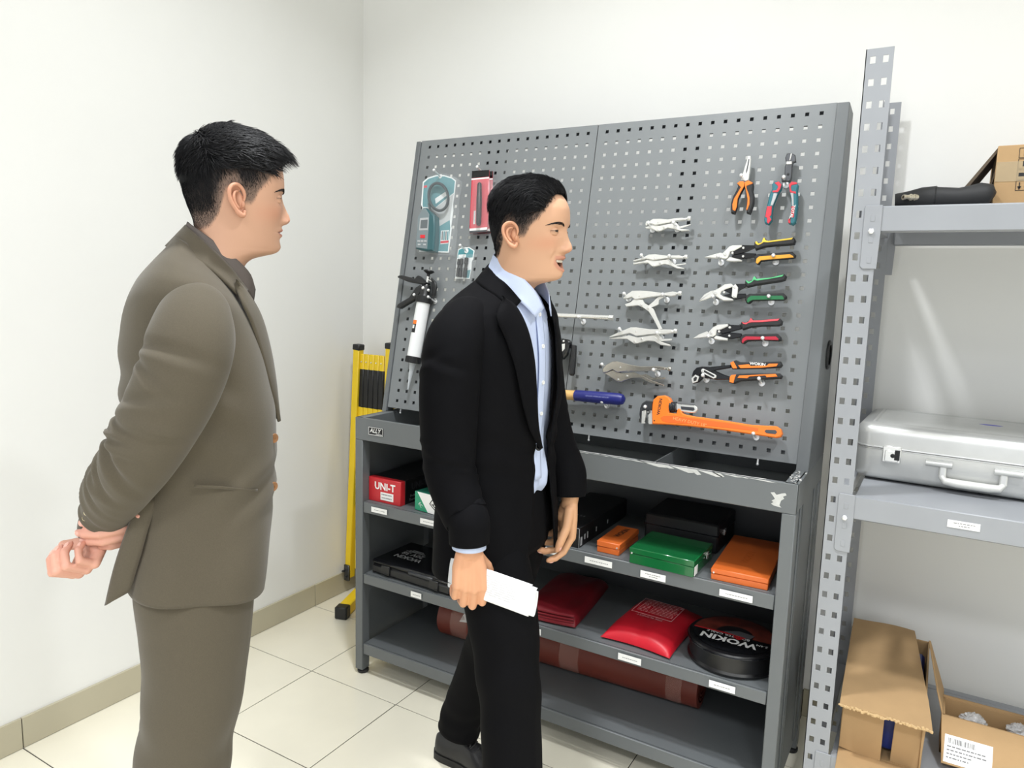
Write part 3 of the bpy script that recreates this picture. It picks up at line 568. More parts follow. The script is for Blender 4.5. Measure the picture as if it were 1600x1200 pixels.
# ---------------------------------------------------------------- carded goods on the left panel
M_clear = mat('clear_blister', (235, 240, 242), .08, 0, spec=.5, alpha=.08)
M_ctw = mat('card_white', (226, 230, 230), .5); M_ctt = mat('card_teal', (74, 138, 146), .5, noise=(10, .06)); M_ctg = mat('card_grey', (188, 192, 192), .5)
T = Tool('carded_meter', 'teal blister card with handheld meter and coiled probe cable', 'blister pack', KG_, (250, 880), .004)
card = [(130, 185), (180, 142), (260, 117), (340, 117), (420, 142), (457, 168), (445, 290), (428, 400), (430, 470), (410, 620), (415, 640), (385, 882), (95, 872), (110, 700), (125, 440), (113, 410)]
cd_ = T.slab('card', card, .001, .003, M_ctw, 0)
T.slab('card_print', [(140, 195), (185, 155), (262, 130), (340, 130), (415, 152), (446, 178), (436, 290), (250, 440), (130, 430), (128, 405)], .003, .0034, M_ctt, 0, cd_)
T.slab('card_print', [(436, 300), (418, 400), (398, 560), (240, 650), (130, 650), (130, 440), (250, 445)], .003, .0034, M_ctg, 0, cd_)
T.slab('card_print', [(396, 560), (400, 640), (376, 870), (110, 862), (120, 720), (240, 655)], .003, .0034, M_ctt, 0, cd_)
q = T.slab('card_print', [(310, 665), (390, 660), (382, 790), (303, 800)], .0034, .0038, M_ctw, 0, cd_); 
for k in range(4): T.slab('battery_picture', [(318 + 18 * k, 672), (330 + 18 * k, 671), (326 + 18 * k, 758), (313 + 18 * k, 760)], .0038, .0042, M_ctt if k % 2 else M_gink, 0, cd_)
T.slab('card_print', [(306, 768), (384, 762), (382, 785), (304, 790)], .0038, .0042, M_red, 0, cd_); T.slab('card_print', [(140, 222), (172, 218), (170, 240), (138, 244)], .0034, .0038, M_red, 0, cd_)
T.slab('card_print', [(250, 350), (355, 280), (365, 320), (258, 400)], .0034, .0038, M_ctw, 0, cd_)
mtb = T.slab('meter_body', [(80, 520), (130, 440), (165, 440), (205, 480), (240, 515), (245, 620), (240, 760), (230, 862), (160, 862), (60, 842), (55, 780), (75, 600)], .004, .036, mat('meter_teal', (50, 92, 98), .45), .004)
fc = T.slab('meter_face', [(82, 525), (130, 447), (160, 450), (190, 500), (188, 600), (170, 845), (64, 832), (62, 780), (78, 620)], .0355, .0375, mat('meter_grey', (120, 132, 136), .45), .001)
T.slab('screen_bezel', [(102, 542), (186, 535), (180, 660), (92, 662)], .037, .0385, M_lgrey, .0005, mtb); T.slab('screen', [(112, 562), (178, 556), (173, 640), (104, 642)], .0383, .039, mat('lcd_grey', (96, 102, 106), .25), 0, mtb)
T.slab('button', [(104, 706), (150, 706), (148, 738), (102, 738)], .037, .0395, mat('button_red', (214, 40, 50), .4), .0008, mtb)
for (a, b) in ((88, 768), (120, 768), (152, 768), (92, 802), (145, 802)): T.slab('button', [(a - 12, b - 8), (a + 12, b - 8), (a + 12, b + 8), (a - 12, b + 8)], .037, .039, M_lgrey, .0006, mtb)
m = MB()
for dr, hh in ((0, .016), (-6, .024)):
    m.tube([bpt(KG_, (285 + (98 + dr) * math.cos(t_) + 12 * math.sin(t_), 332 + (138 + dr) * math.sin(t_)), hh) for t_ in np.linspace(0, 2 * math.pi, 33)], .0042, 8, caps=False)
m.tube([bpt(KG_, p, .02) for p in ((190, 400), (200, 450), (215, 490))], .0042, 8); obj('probe_cable', m, mat('cable_grey', (58, 66, 70), .4), T.t)
m = MB().prism(bpoly(KG_, [(122, 190), (175, 130), (258, 100), (345, 98), (430, 125), (478, 160), (460, 300), (440, 400), (450, 450), (425, 620), (432, 650), (405, 895), (85, 890), (50, 850), (60, 560), (118, 440)], .03), FB, .0035, .030, .006)
obj('blister_shell', m, M_clear, T.t); peg(KG_, (305, 132), 'peg through the meter blister card')
# red packs
def redpack(off, h, label):
    T = Tool('carded_marker', label, 'blister pack', KG_, (690, 660), h + .003, group='red blister packs')
    S = lambda P: [(a + off, b + (off * .35)) for a, b in P]
    c = T.slab('card', S([(615, 77), (785, 66), (782, 400), (765, 640), (760, 676), (590, 690), (597, 500)]), h, h + .002, mat('pack_red', (200, 48, 66), .42), 0)
    T.slab('card_print', S([(615, 77), (785, 66), (784, 132), (612, 148)]), h + .002, h + .0024, M_gblack, 0, c); T.slab('card_print', S([(611, 152), (784, 136), (784, 150), (610, 166)]), h + .002, h + .0024, M_white, 0, c)
    T.slab('card_print', S([(592, 645), (765, 632), (763, 655), (591, 668)]), h + .002, h + .0024, M_white, 0, c); T.slab('card_print', S([(591, 668), (763, 655), (760, 676), (590, 690)]), h + .002, h + .0024, M_dsteel, 0, c)
    T.slab('card_print', S([(634, 470), (652, 468), (646, 600), (626, 602)]), h + .002, h + .0026, M_white, 0, c)
    a, b = bpt(KG_, (690 + off, 192), h + .013), bpt(KG_, (680 + off, 612), h + .013); d = b - a
    obj('marker_pen', MB().tube([a, a + d * .03, a + d * .33, a + d * .34, a + d * .93, b], [.004, .0078, .0092, .0098, .0092, .0065], 16), M_black, T.t)
    obj('pen_clip', MB().tube([a + d * .05 + BN * .0095, a + d * .30 + BN * .0105], .0018, 6), M_dsteel, T.t)
    m = MB().prism(bpoly(KG_, S([(615, 150), (785, 138), (780, 400), (766, 650), (592, 655), (600, 420)]), h + .024), FB, h + .0026, h + .024, .004); obj('blister_shell', m, M_clear, T.t)
redpack(0, .028, 'front red blister pack with a black pen tool'); redpack(34, .001, 'rear red blister pack half hidden behind another')
peg(KG_, (728, 102), 'peg through the red blister packs', .05)
# socket bits
T = Tool('carded_sockets', 'small teal blister card with three black socket bits', 'blister pack', KG_, (530, 1140), .003)
P3 = [(478, 852), (512, 832), (590, 827), (640, 862), (628, 940), (612, 975), (608, 1045), (590, 1140), (450, 1140), (457, 1050), (466, 950)]
c = T.slab('card', P3, .001, .0025, M_ctw, 0); T.slab('card_print', [(484, 858), (515, 842), (586, 838), (630, 866), (620, 930), (470, 935)], .0025, .0029, M_ctt, 0, c); T.slab('card_print', [(484, 902), (556, 898), (552, 930), (478, 934)], .0029, .0033, M_ctw, 0, c); T.slab('card_print', [(560, 1060), (602, 1050), (585, 1132), (545, 1132)], .0025, .0029, M_ctt, 0, c)
for p, q, r in (((487, 948), (471, 1118), .0058), ((517, 942), (500, 1122), .0058), ((562, 935), (541, 1125), .0075)):
    a, b = bpt(KG_, p, .011), bpt(KG_, q, .011); d = b - a
    obj('socket_bit', MB().tube([a, a + d * .3, a + d * .32, a + d * .5, a + d * .52, b], [r, r, r * .7, r * .7, r, r], 14), M_black, T.t)
obj('blister_shell', MB().prism(bpoly(KG_, [(466, 905), (640, 890), (625, 985), (612, 1000), (612, 1050), (595, 1150), (442, 1150), (450, 1040), (462, 1000)], .02), FB, .0031, .02, .004), M_clear, T.t)
peg(KG_, (562, 865), 'peg through the socket bit card')
# caulking gun
T = Tool('caulking_gun', 'caulking gun with white barrel and black handle', 'caulking gun', KI_, (310, 600), .03)
a, b = bpt(KI_, (352, 358), .032), bpt(KI_, (265, 845), .032); d = nrm(b - a); ea = nrm(np.cross(d, BN)); FA = (a, ea, BN, d); L_ = float(np.linalg.norm(b - a))
obj('barrel', MB().lathe([(0, 0), (.0245, 0), (.0245, L_), (0, L_)], FA, 28, cap=False), mat('white_tube', (232, 234, 235), .35), T.t)
def cap(h0, h1, r):
    m = MB(); n = 28; vv = []; 
    m.lathe([(0, h0), (r - .002, h0), (r, h0 + .002), (r, h1 - .002), (r - .002, h1), (0, h1)], FA, 28, cap=False)
    for k in range(28): t_ = 2 * math.pi * k / 28; q = a + (ea * math.cos(t_) + BN * math.sin(t_)) * r; m.bar(q + d * (h0 + .002), q + d * (h1 - .002), .003, .002, up=ea * math.cos(t_) + BN * math.sin(t_), bev=0)
    return obj('ring_cap', m, M_black, T.t)
cap(-.022, .002, .0295); cap(L_ - .002, L_ + .022, .0275)
obj('nozzle', MB().lathe([(0, L_ + .02), (.014, L_ + .02), (.011, L_ + .028), (.0085, L_ + .05), (.0025, L_ + .118), (0, L_ + .119)], FA, 18, cap=False), mat('clear_nozzle', (214, 220, 224), .3, trans=.35), T.t)
hd = obj('gun_head', MB().lathe([(0, -.062), (.015, -.062), (.018, -.055), (.018, -.03), (.023, -.022), (0, -.022)], FA, 20, cap=False), M_black, T.t)
obj('knob', MB().lathe([(0, -.117), (.018, -.117), (.02, -.113), (.013, -.108), (.006, -.104), (.005, -.095), (0, -.095)], FA, 22, cap=False), M_black, T.t)
obj('push_rod', MB().tube([a - d * .1, a - d * .05], .0045, 10).tube([a - d * .078 - ea * .02, a - d * .086], .002, 8).ball(a - d * .045 - ea * .018 + BN * .008, .006, 10, 8).ball(a - d * .05 + BN * .016, .007, 10, 8), M_chrome, T.t)
T.slab('handle', [(115, 125), (128, 114), (155, 112), (270, 142), (285, 120), (302, 115), (345, 152), (390, 185), (350, 200), (330, 192), (200, 168), (120, 135)], .022, .042, M_black, .004)
T.slab('trigger', [(105, 400), (115, 372), (135, 358), (220, 310), (280, 220), (330, 192), (350, 230), (330, 265), (280, 322), (190, 372), (132, 408)], .022, .042, M_black, .004)
T.slab('spring_cover', [(420, 140), (455, 170), (465, 220), (450, 290), (425, 310)], .02, .028, M_black, .002)
m = MB(); q0 = a + d * .068
def onb(x, y): t_ = x / .0248; return q0 + d * y + (ea * math.sin(t_) + BN * math.cos(t_)) * .0248
sgn = 1 if np.dot(ea, X) > 0 else -1
def lab(xa, xb, ya, yb2, mi):
    xs_ = np.linspace(xa * sgn, xb * sgn, 7); m.add([onb(x, y) for y in (ya, yb2) for x in xs_], [[i, i + 1, i + 8, i + 7] for i in range(6)], mi)
lab(-.017, .004, 0, .014, 0); lab(-.017, .004, .014, .045, 1); lab(-.013, -.002, .017, .030, 2)
obj('barrel_label', m, [M_orange, M_ink, M_white], T.t, normals=False)
peg(KI_, (330, 330), 'peg behind the caulking gun head'); peg(KI_, (455, 350), 'peg beside the caulking gun cap')
# ================================================================ goods on the cabinet shelves
S1, S2, S3 = SH[0][0], SH[1][0], SH[2][0]
def rz(deg): a = math.radians(deg); return np.array([[math.cos(a), -math.sin(a), 0], [math.sin(a), math.cos(a), 0], [0, 0, 1]])
def frontfr(c): return (np.asarray(c, float), X, Z, -Y)
# red and black instrument box
t = thing('instrument_box', 'red-fronted black cardboard box lettered UNI-T', 'box', (.648, -.42, S1))
M_boxblk = mat('black_carton', (22, 22, 24), .4, noise=(20, .08)); M_boxred = mat('red_carton', (196, 38, 46), .42, noise=(20, .03))
bx = obj('carton', MB().box((.648, -.395, S1 + .0435), (.146, .37, .087), .0015), M_boxblk, t)
obj('front_panel', MB().box((.648, -.5925, S1 + .0435), (.1462, .026, .0872), .0015), M_boxred, t)
lg = MB().text('UNI-T', frontfr((.650, -.6057, S1 + .058)), .036, .0004, bold=.03, sx=.98); obj('lettering', lg, M_white, t, normals=False, smooth=False)
m = MB().box((.660, -.6060, S1 + .0245), (.058, .001, .028)); 
lb = obj('sticker', m, M_white, t); m = MB(); r3 = random.Random(5)
for zz in (.031, .019):
    p = .636
    while p < .682: q = r3.uniform(.0008, .004); m.add([(p, -.6067, S1 + zz - .002), (p + q, -.6067, S1 + zz - .002), (p + q, -.6067, S1 + zz + .002), (p, -.6067, S1 + zz + .002)], [[0, 1, 2, 3]]); p += q + .0012
obj('sticker_print', m, M_gink, lb, normals=False, smooth=False)
m = MB().text('UNI-T', (A(.7212, -.50, S1 + .058), Y, Z, X), .034, .0003, bold=.02); m.text('Professional', (A(.7212, -.52, S1 + .026), Y, Z, X), .013, .0003, m=1); m.text('Thermometer', (A(.7212, -.52, S1 + .012), Y, Z, X), .013, .0003, m=1)
m.text('UNI-T', (A(.66, -.51, S1 + .087), X, Y, Z), .03, .0003, bold=.01)
obj('side_print', m, [mat('dim_print', (70, 70, 74), .5), M_lgrey], t, normals=False, smooth=False)
# green and white carton
t = thing('lamp_carton', 'small green and white carton leaning on the shelf edge', 'box', (.862, -.55, S1))
Rg = rz(-6); Mg = mat('carton_green', (44, 150, 112), .45); Mgd = mat('carton_dark_green', (24, 104, 84), .45)
cc = A(.862, -.545, S1 + .035); obj('carton', MB().box(cc, (.145, .13, .066), .001, Rg), Mgd, t)
fo = cc + Rg @ A(0, -.0655, 0); fg = (fo, Rg @ X, Z, Rg @ -Y)
obj('front_panel', MB().prism([(-.072, -.0325), (.072, -.0325), (.072, .0325), (-.072, .0325)], fg, 0, .0006), M_white, t)
obj('green_corner', MB().prism([(-.072, -.0325), (-.012, -.0325), (-.062, .0325), (-.072, .0325)], fg, .0006, .001), Mg, t)
m = MB().text('EC', (fo + Rg @ A(-.046, 0, -.012), nrm(Rg @ X + Z * -.9), nrm(Z + Rg @ X * .9), fg[3]), .016, .0013); obj('lettering', m, M_white, t, normals=False, smooth=False)
m = MB(); q = fo + Rg @ A(.022, 0, .0); e1 = nrm(Rg @ X * .8 - Z * .6); e2 = nrm(Z * .8 + Rg @ X * .6); fq = (q, e1, e2, fg[3])
for P in ([(-.022, .016), (.022, .016), (.022, .013), (-.022, .013)], [(-.022, -.016), (.022, -.016), (.022, -.013), (-.022, -.013)], [(-.022, -.016), (-.019, -.016), (-.019, .016), (-.022, .016)], [(.019, -.016), (.022, -.016), (.022, .016), (.019, .016)]): m.prism(P, fq, .0006, .0011)
m.lathe([(.006, .0006), (.009, .0006), (.009, .0011), (.006, .0011)], fq, 20, cap=False); m.prism([(-.017, .0095), (.017, .0095), (.012, .006), (-.012, .006)], fq, .0006, .0011); m.prism([(-.017, -.0095), (.017, -.0095), (.012, -.006), (-.012, -.006)], fq, .0006, .0011)
obj('line_drawing', m, M_ink, t)
# black carton by the hand
t = thing('black_carton', 'black carton with small white marks beside the hand', 'box', (1.345, -.42, S1))
obj('carton', MB().box((1.345, -.425, S1 + .031), (.14, .38, .062), .001), M_boxblk, t)
m = MB().box((1.4156, -.60, S1 + .018), (.0006, .012, .026))
for k, (yy, hh) in enumerate(((-.575, .016), (-.555, .02), (-.49, .014), (-.40, .012))): m.box((1.4156, yy, S1 + .026), (.0006, .006, hh))
m.text('BOSCH' if 0 else 'IP 54', (A(1.36, -.50, S1 + .062), X, Y, Z), .02, .0004); m.box((1.345, -.6153, S1 + .061), (.138, .0008, .0012)); m.box((1.4152, -.615, S1 + .03), (.0012, .0008, .06))
obj('white_marks', m, M_lgrey, t, normals=False, smooth=False)
# small orange tin, orange case, green case
def tin(name, label, xa, xb, ya, yb2, h, m_, rot=0, lid=.5, text=None, rivet=True):
    c = A((xa + xb) / 2, (ya + yb2) / 2, S1); R = rz(rot); t = thing(name, label, 'metal case', c)
    W, D = xb - xa, yb2 - ya
    obj('case_body', MB().box(c + A(0, 0, h * lid / 2), (W - .002, D - .002, h * lid), .0018, R), m_, t)
    obj('lid', MB().box(c + A(0, 0, h * (1 + lid) / 2 + .0004), (W, D, h * (1 - lid)), .0022, R), m_, t)
    if rivet:
        for k in ((-1,) if rivet == 1 else (1,) if rivet == 2 else (-1, 1)):
            o = c + R @ A(k * (W / 2 - .008), -D / 2, h * .66); obj('hinge_pin', MB().lathe([(0, 0), (.003, 0), (.0022, .0015), (0, .002)], (o, R @ X, Z, R @ -Y), 10, cap=False), M_chrome, t)
    return t, c, R
Mo = mat('orange_tin', (214, 106, 44), .42, noise=(12, .03))
t, c, R = tin('small_orange_tin', 'small narrow orange tin lettered WOKIN', 1.468, 1.540, -.607, -.44, .035, Mo, 1, rivet=2)
obj('lettering', MB().text('WOKIN', (c + A(.004, .02, .0355), nrm(Y * 1 + X * .05), nrm(-X), Z), .024, .0005, bold=.03), M_ink, t, normals=False, smooth=False)
Mg2 = mat('green_enamel', (20, 98, 52), .18, noise=(8, .03), coat=.5)
t, c, R = tin('green_metal_case', 'glossy green metal case on the upper shelf', 1.585, 1.775, -.638, -.465, .047, Mg2, -1.2, lid=.62, rivet=1)
o = c + R @ A(.095, .03, .030); obj('latch', MB().box(o + A(.002, 0, 0), (.004, .016, .02), .001).tube([o + A(.005, -.01, .006), o + A(.007, .01, .002)], .0015, 6), M_chrome, t)
obj('barcode_sticker', MB().box(c + R @ A(.0952, -.066, .016), (.0006, .03, .026)), M_white, t)
t, c, R = tin('large_orange_tin', 'large flat orange tin at the end of the upper shelf', 1.806, 1.957, -.617, -.30, .032, Mo, 3, lid=.55, rivet=1)
obj('lettering', MB().text('WOKIN', (c + R @ A(.0, -.02, .0322), nrm(Y), nrm(-X), Z), .03, .0004, bold=.01), mat('embossed_orange', (200, 96, 36), .5), t, normals=False, smooth=False)
t = thing('black_tool_case', 'large dark case standing behind the green metal case', 'case', (1.66, -.34, S1))
obj('case_body', MB().box((1.665, -.325, S1 + .045), (.23, .2, .09), .006), M_black, t); obj('lid_seam', MB().box((1.665, -.325, S1 + .055), (.232, .202, .003)), M_gblack, t)
obj('latch', MB().box((1.783, -.36, S1 + .055), (.006, .02, .018), .001), M_chrome, t)
# black drill case on shelf 2
t = thing('black_drill_case', 'black plastic case with white lettering, middle shelf', 'case', (.775, -.51, S2))
R = rz(-2); c = A(.775, -.505, S2)
obj('case_body', MB().box(c + A(0, 0, .020), (.36, .22, .036), .008, R), M_black, t); obj('lid', MB().box(c + A(0, 0, .045), (.36, .22, .018), .007, R), M_gblack, t)
for k in (-.11, .11): obj('latch', MB().box(c + R @ A(k, -.112, .026), (.04, .006, .032), .002, R).box(c + R @ A(k + .012, -.116, .013), (.016, .002, .004), 0, R), M_black, t)
obj('carry_handle', MB().box(c + R @ A(.05, -.108, .043), (.11, .012, .012), .003, R), mat('dark_grey_plastic', (52, 54, 58), .4), t)
m = MB(); q = c + R @ A(-.075, -.03, .0542); m.text('WOKIN', (q, R @ -X, R @ -Y, Z), .034, .0004, bold=.03)
m.text('20V 38', (q + R @ A(-.005, .035, 0), R @ -X, R @ -Y, Z), .034, .0004, bold=.02)
for k in range(3): m.box(q + R @ A(-.01, .055 + .008 * k, .0004), (.09 - .02 * k, .002, .0004), 0, R)
obj('lettering', m, M_lgrey, t, normals=False, smooth=False)
# soft packs -----------------------------------------------------------------
def pillow(cx, cy, z0, W, D, H, rot, edge=.35, seed=0, wr=.004, n=34, pw=2.6, corners=0.):
    rr = np.random.default_rng(seed); k = n; u = np.linspace(-1, 1, k); U, V_ = np.meshgrid(u, u, indexing='ij'); R = rz(rot)
    prof = np.clip((1 - np.abs(U) ** pw) * (1 - np.abs(V_) ** pw), 0, 1) ** edge
    wv = np.zeros_like(U)
    for q in range(9):
        a, f, p = rr.uniform(0, math.pi), rr.uniform(2, 8), rr.uniform(0, 6.3); wv += np.sin((U * math.cos(a) + V_ * math.sin(a)) * f + p + 1.5 * np.sin(U * 3 + q)) / (1 + .3 * f)
    px = U * W / 2 * (1 - .03 * V_ ** 2 + corners * U ** 2 * V_ ** 2); py = V_ * D / 2 * (1 - .03 * U ** 2 + corners * U ** 2 * V_ ** 2)
    top = H * (.12 + .88 * prof) + wv * wr * prof; bot = np.minimum(H * .12 * (1 - prof), top - .0008)
    m = MB()
    for zz in (top, bot):
        G = np.stack([px, py, zz], -1).reshape(-1, 3) @ R.T + A(cx, cy, z0); m.grid(G.reshape(k, k, 3))
    b = k * k
    for i in range(k - 1):
        for s in (0, k - 1):
            m.f.append([i * k + s, (i + 1) * k + s, b + (i + 1) * k + s, b + i * k + s]); m.m.append(0)
            m.f.append([s * k + i, s * k + i + 1, b + s * k + i + 1, b + s * k + i]); m.m.append(0)
    return m, R, (lambda a, c_: A(cx, cy, z0) + R @ A(a * W / 2, c_ * D / 2, H + .0035))
M_redbag = mat('red_nylon', (196, 28, 44), .42, noise=(25, .07), bump=(60, .12)); M_dred = mat('dark_red_plastic', (108, 18, 28), .42, noise=(20, .06), bump=(70, .1))
m, R, P_ = pillow(1.612, -.455, S2 + .001, .205, .29, .052, -3, .42, 3, .004, corners=.10); t = thing('fire_blanket_bag', 'red nylon bag with white printed instructions', 'bag', (1.612, -.455, S2)); obj('bag', m, M_redbag, t, angle=80)
m = MB(); zc = S2 + .0585
for (a, b, c_, d_) in ((1.537, -.372, .13, .0016), (1.565, -.505, .115, .0016)): pass
def flatbox(xa, ya, wx, wy): m.box(A(1.612, -.455, 0) + R @ A(xa, ya, 0) + A(0, 0, zc), (wx, wy, .0004), 0, R)
flatbox(0, .075, .13, .0016); flatbox(-.065, .02, .0016, .11); flatbox(.065, .02, .0016, .11); flatbox(.0, -.035, .13, .0016)
r3 = random.Random(9)
for k in range(9):
    yy = .065 - .010 * k
    for (xa, xb) in ((-.055, -.025), (-.018, .055)):
        p = xa
        while p < xb: q = r3.uniform(.004, .012); flatbox(p + q / 2, yy, q, .0016); p += q + .002
m.text('FIRE BLANKET', (A(1.612, -.455, zc) + R @ A(.0, -.047, .0), R @ -X, R @ -Y, Z), .013, .0)
obj('white_print', m, mat('pink_white_print', (226, 170, 172), .6), t, normals=False, smooth=False)
m, R, P_ = pillow(1.295, -.43, S2 + .001, .19, .36, .05, 6, .3, 8, .003, pw=3.5); t = thing('dark_red_pack', 'folded dark red vinyl pack behind the paper', 'bag', (1.295, -.43, S2)); obj('bag', m, M_dred, t, angle=80)
m2 = MB(); 
for k in range(3): m2.tube([A(1.295, -.43, S2 + .018 + .01 * k) + R @ A(x_, -.168 - .006 * (1 - (x_ / .09) ** 2), 0) for x_ in np.linspace(-.085, .085, 9)], .004, 8)
obj('folded_edge', m2, M_dred, t)
# round booster cable bag
t = thing('booster_cable_bag', 'round black zip bag lettered WOKIN BOOSTER CABLE', 'bag', (1.862, -.495, S2))
c = A(1.862, -.495, S2); r = .126; m = MB()
m.lathe([(0, .001), (r - .004, .001), (r, .004), (r + .002, .010), (r - .003, .016), (r - .002, .05), (r + .002, .058), (r + .003, .063), (r, .068), (r - .006, .069), (0, .073)], fr_xy(c), 56, cap=False); obj('bag', m, mat('black_vinyl', (20, 20, 22), .3, noise=(15, .1), bump=(30, .25)), t)
obj('zip_piping', MB().tube([c + A(math.cos(a) * (r + .002), math.sin(a) * (r + .002), .061) for a in np.linspace(0, 2 * math.pi, 57)], .003, 8, caps=False), M_gblack, t)
top = c + A(0, 0, .0742)
def arc(m, y0, y1, mi, dx0=-1., dx1=1.):
    rr_ = r - .012; pts = []
    for y in np.linspace(y0, y1, 8): hw = math.sqrt(max(rr_ ** 2 - y * y, 0)); pts.append((max(-hw, dx0), min(hw, dx1), y))
    vv = []; ff = []
    for a, b, y in pts: vv += [top + A(a, y, -.0036 * (a * a + y * y) / r ** 2), top + A(b, y, -.0036 * (b * b + y * y) / r ** 2)]
    for i in range(len(pts) - 1): ff.append([2 * i, 2 * i + 1, 2 * i + 3, 2 * i + 2])
    m.add(vv, ff, mi)
m = MB(); arc(m, -.112, -.012, 0); arc(m, -.012, -.004, 1, dx1=.03); arc(m, -.004, .112, 2)
obj('printed_lid', m, [M_gblack, mat('print_red', (190, 40, 44), .3), mat('print_brown', (104, 44, 34), .3, noise=(40, .5))], t, normals=False, smooth=False)
m = MB().text('WOKIN', (top + A(-.005, -.05, -.001), nrm(A(-1, .0, 0)), nrm(A(0, -1, 0)), Z), .042, .001, bold=.035, sx=1.05); m.text('BOOSTER CABLE', (top + A(-.012, -.022, -.0005), -X, -Y, Z), .016, .001); m.text('2.4M', (top + A(.085, -.035, -.001), -X, -Y, Z), .016, .001)
m.prism([(-.03, -.004), (.045, -.016), (.055, .012), (.01, .02)], (top, X, Y, Z), 0, .0006, m=1); m.prism([(.0, .0), (.02, -.004), (.0, -.03), (-.02, -.018)], (top + A(.02, -.005, 0), X, Y, Z), 0, .0005, m=2)
obj('lettering', m, [M_white, mat('picture_grey', (84, 84, 86), .4), mat('print_red', (190, 40, 44), .3)], t, normals=False, smooth=False)
# long brown roll on the bottom shelf
t = thing('brown_vinyl_roll', 'long rolled reddish brown vinyl sheet on the bottom shelf', 'roll', (1.26, -.36, S3))
r = .076; a, b = A(.775, -.385, S3 + r), A(1.745, -.345, S3 + r); d = nrm(b - a); e1 = nrm(np.cross(Z, d)); fr = (a, e1, Z, d); Lr = float(np.linalg.norm(b - a)); M_roll = mat('brown_vinyl', (114, 52, 41), .5, noise=(6, .06), bump=(20, .08))
m = MB(); m.lathe([(r - .012, 0), (r, .002), (r + .001, Lr * .3), (r, Lr - .002), (r - .012, Lr)], fr, 48, cap=False)
sp = []
for k in range(90): q = k / 89 * 3.2 * 2 * math.pi; rr_ = (r - .004) - .012 * q / (2 * math.pi); sp.append((rr_, q))
for hh in (.0, Lr):
    m.add([a + d * hh + (e1 * math.cos(q) + Z * math.sin(q)) * rr_ for rr_, q in sp] + [a + d * hh + (e1 * math.cos(q) + Z * math.sin(q)) * (rr_ - .006) for rr_, q in sp], [[i, i + 1, 91 + i, 90 + i] for i in range(89)])
m.lathe([(r - .045, .003), (r - .045, Lr - .003)], fr, 32, cap=False)
obj('sheet', m, M_roll, t, normals=False)
M_tape = mat('clear_tape', (196, 150, 138), .15, alpha=.35, bump=(35, .9))
for h0, h1 in ((.06, .13), (.50, .57), (.87, .92)): obj('tape', MB().lathe([(r + .0012, h0), (r + .0018, (h0 + h1) / 2), (r + .0012, h1)], fr, 48, cap=False), M_tape, t, normals=False)
pp = [(.10, .25), (.135, .3), (.17, .2), (.165, .55), (.16, .9), (.14, .75), (.125, .85), (.11, .6)]
obj('torn_paper', MB().add([a + d * h + (-e1 * math.cos(q) + Z * math.sin(q)) * (r + .0022) for h, q in pp], [list(range(len(pp)))]), mat('torn_white_paper', (224, 224, 222), .8), t, normals=False)

# ================================================================ yellow folding barrier in the corner
M_yel = mat('yellow_paint', (240, 205, 38), .4, noise=(15, .03))
t = thing('folding_barrier', 'yellow and black expanding safety barrier folded in the corner', 'barrier', (.14, -.13, 0))
def post(p, q, wdt=.034):
    m = MB().bar(p, q, wdt, wdt, up=Y, bev=.003); d = nrm(q - p); po = obj('post', m, M_yel, t); obj('post_cap', MB().bar(q - d * .020, q + d * .006, wdt + .006, wdt + .006, up=Y, bev=.004), M_black, t)
post(A(.028, -.12, .075), A(.083, -.12, 1.155)); post(A(.235, -.115, .06), A(.262, -.115, 1.172))
for k in range(5):
    xk = .103 + .0285 * k; a, b = A(xk - .03, -.118, .12), A(xk, -.118, 1.12); f = lambda s_: a + (b - a) * s_
    sl = MB().bar(f(0), f(1), .026, .012, up=Y, bev=.003); o = obj('slat', sl, M_yel, t)
    for s0, s1 in ((.76, .935), (.30, .48)): obj('black_band', MB().bar(f(s0), f(s1), .0275, .0135, up=Y, bev=.003), M_black, o)
    obj('rivet', MB().lathe([(0, 0), (.004, 0), (.003, .002), (0, .003)], (f(.965) + A(0, -.0062, 0), X, Z, -Y), 10, cap=False), M_chrome, o)
def foot(p, q):
    obj('foot_bar', MB().bar(p, q, .05, .05, bev=.004), M_yel, t)
    d = nrm(q - p)
    for s_, e in ((p - d * .006, d), (q + d * .006, -d)): obj('foot_cap', MB().bar(s_, s_ + e * .045, .056, .055, bev=.005), M_black, t)
foot(A(.195, -.352, .0278), A(.085, -.05, .0278)); foot(A(.30, -.335, .0278), A(.262, -.05, .0278))
obj('bracket', MB().box((.030, -.14, .10), (.03, .012, .075), .002).tube([A(.02, -.147, .11), A(.02, -.16, .11)], .005, 8).tube([A(.035, -.147, .085), A(.035, -.158, .085)], .005, 8), M_dsteel, t)

# ================================================================ goods on the rack
t = thing('aluminium_case', 'silver aluminium case with chrome latch and handle, on the rack', 'case', (2.36, -.235, .947))
M_alu = mat('brushed_aluminium', (206, 207, 205), .34, .55, noise=(30, .03), bump=(300, .05)); cx_, W_, D_ = 2.405, .56, .345; yc_ = -.235
def rrect(w, d, r, n=8): return [((1 if k in (0, 3) else -1) * (w / 2 - r) + r * math.cos(math.pi / 2 * k + math.pi / 2 * i / n), (1 if k < 2 else -1) * (d / 2 - r) + r * math.sin(math.pi / 2 * k + math.pi / 2 * i / n)) for k in range(4) for i in range(n + 1)]
def shell(zs):
    m = MB(); rings = []
    for z, ins in zs: rings.append([(x + cx_, y + yc_, z) for x, y in rrect(W_ - 2 * ins, D_ - 2 * ins, max(.045 - ins, .01))])
    m.grid(np.array(rings), True); n = len(rings[0]); m.f.append(list(range(n))[::-1]); m.f.append([(len(rings) - 1) * n + i for i in range(n)]); m.m += [0, 0]; return m
Rc = np.array(Matrix.Rotation(math.radians(-2.2), 3, 'Z'))
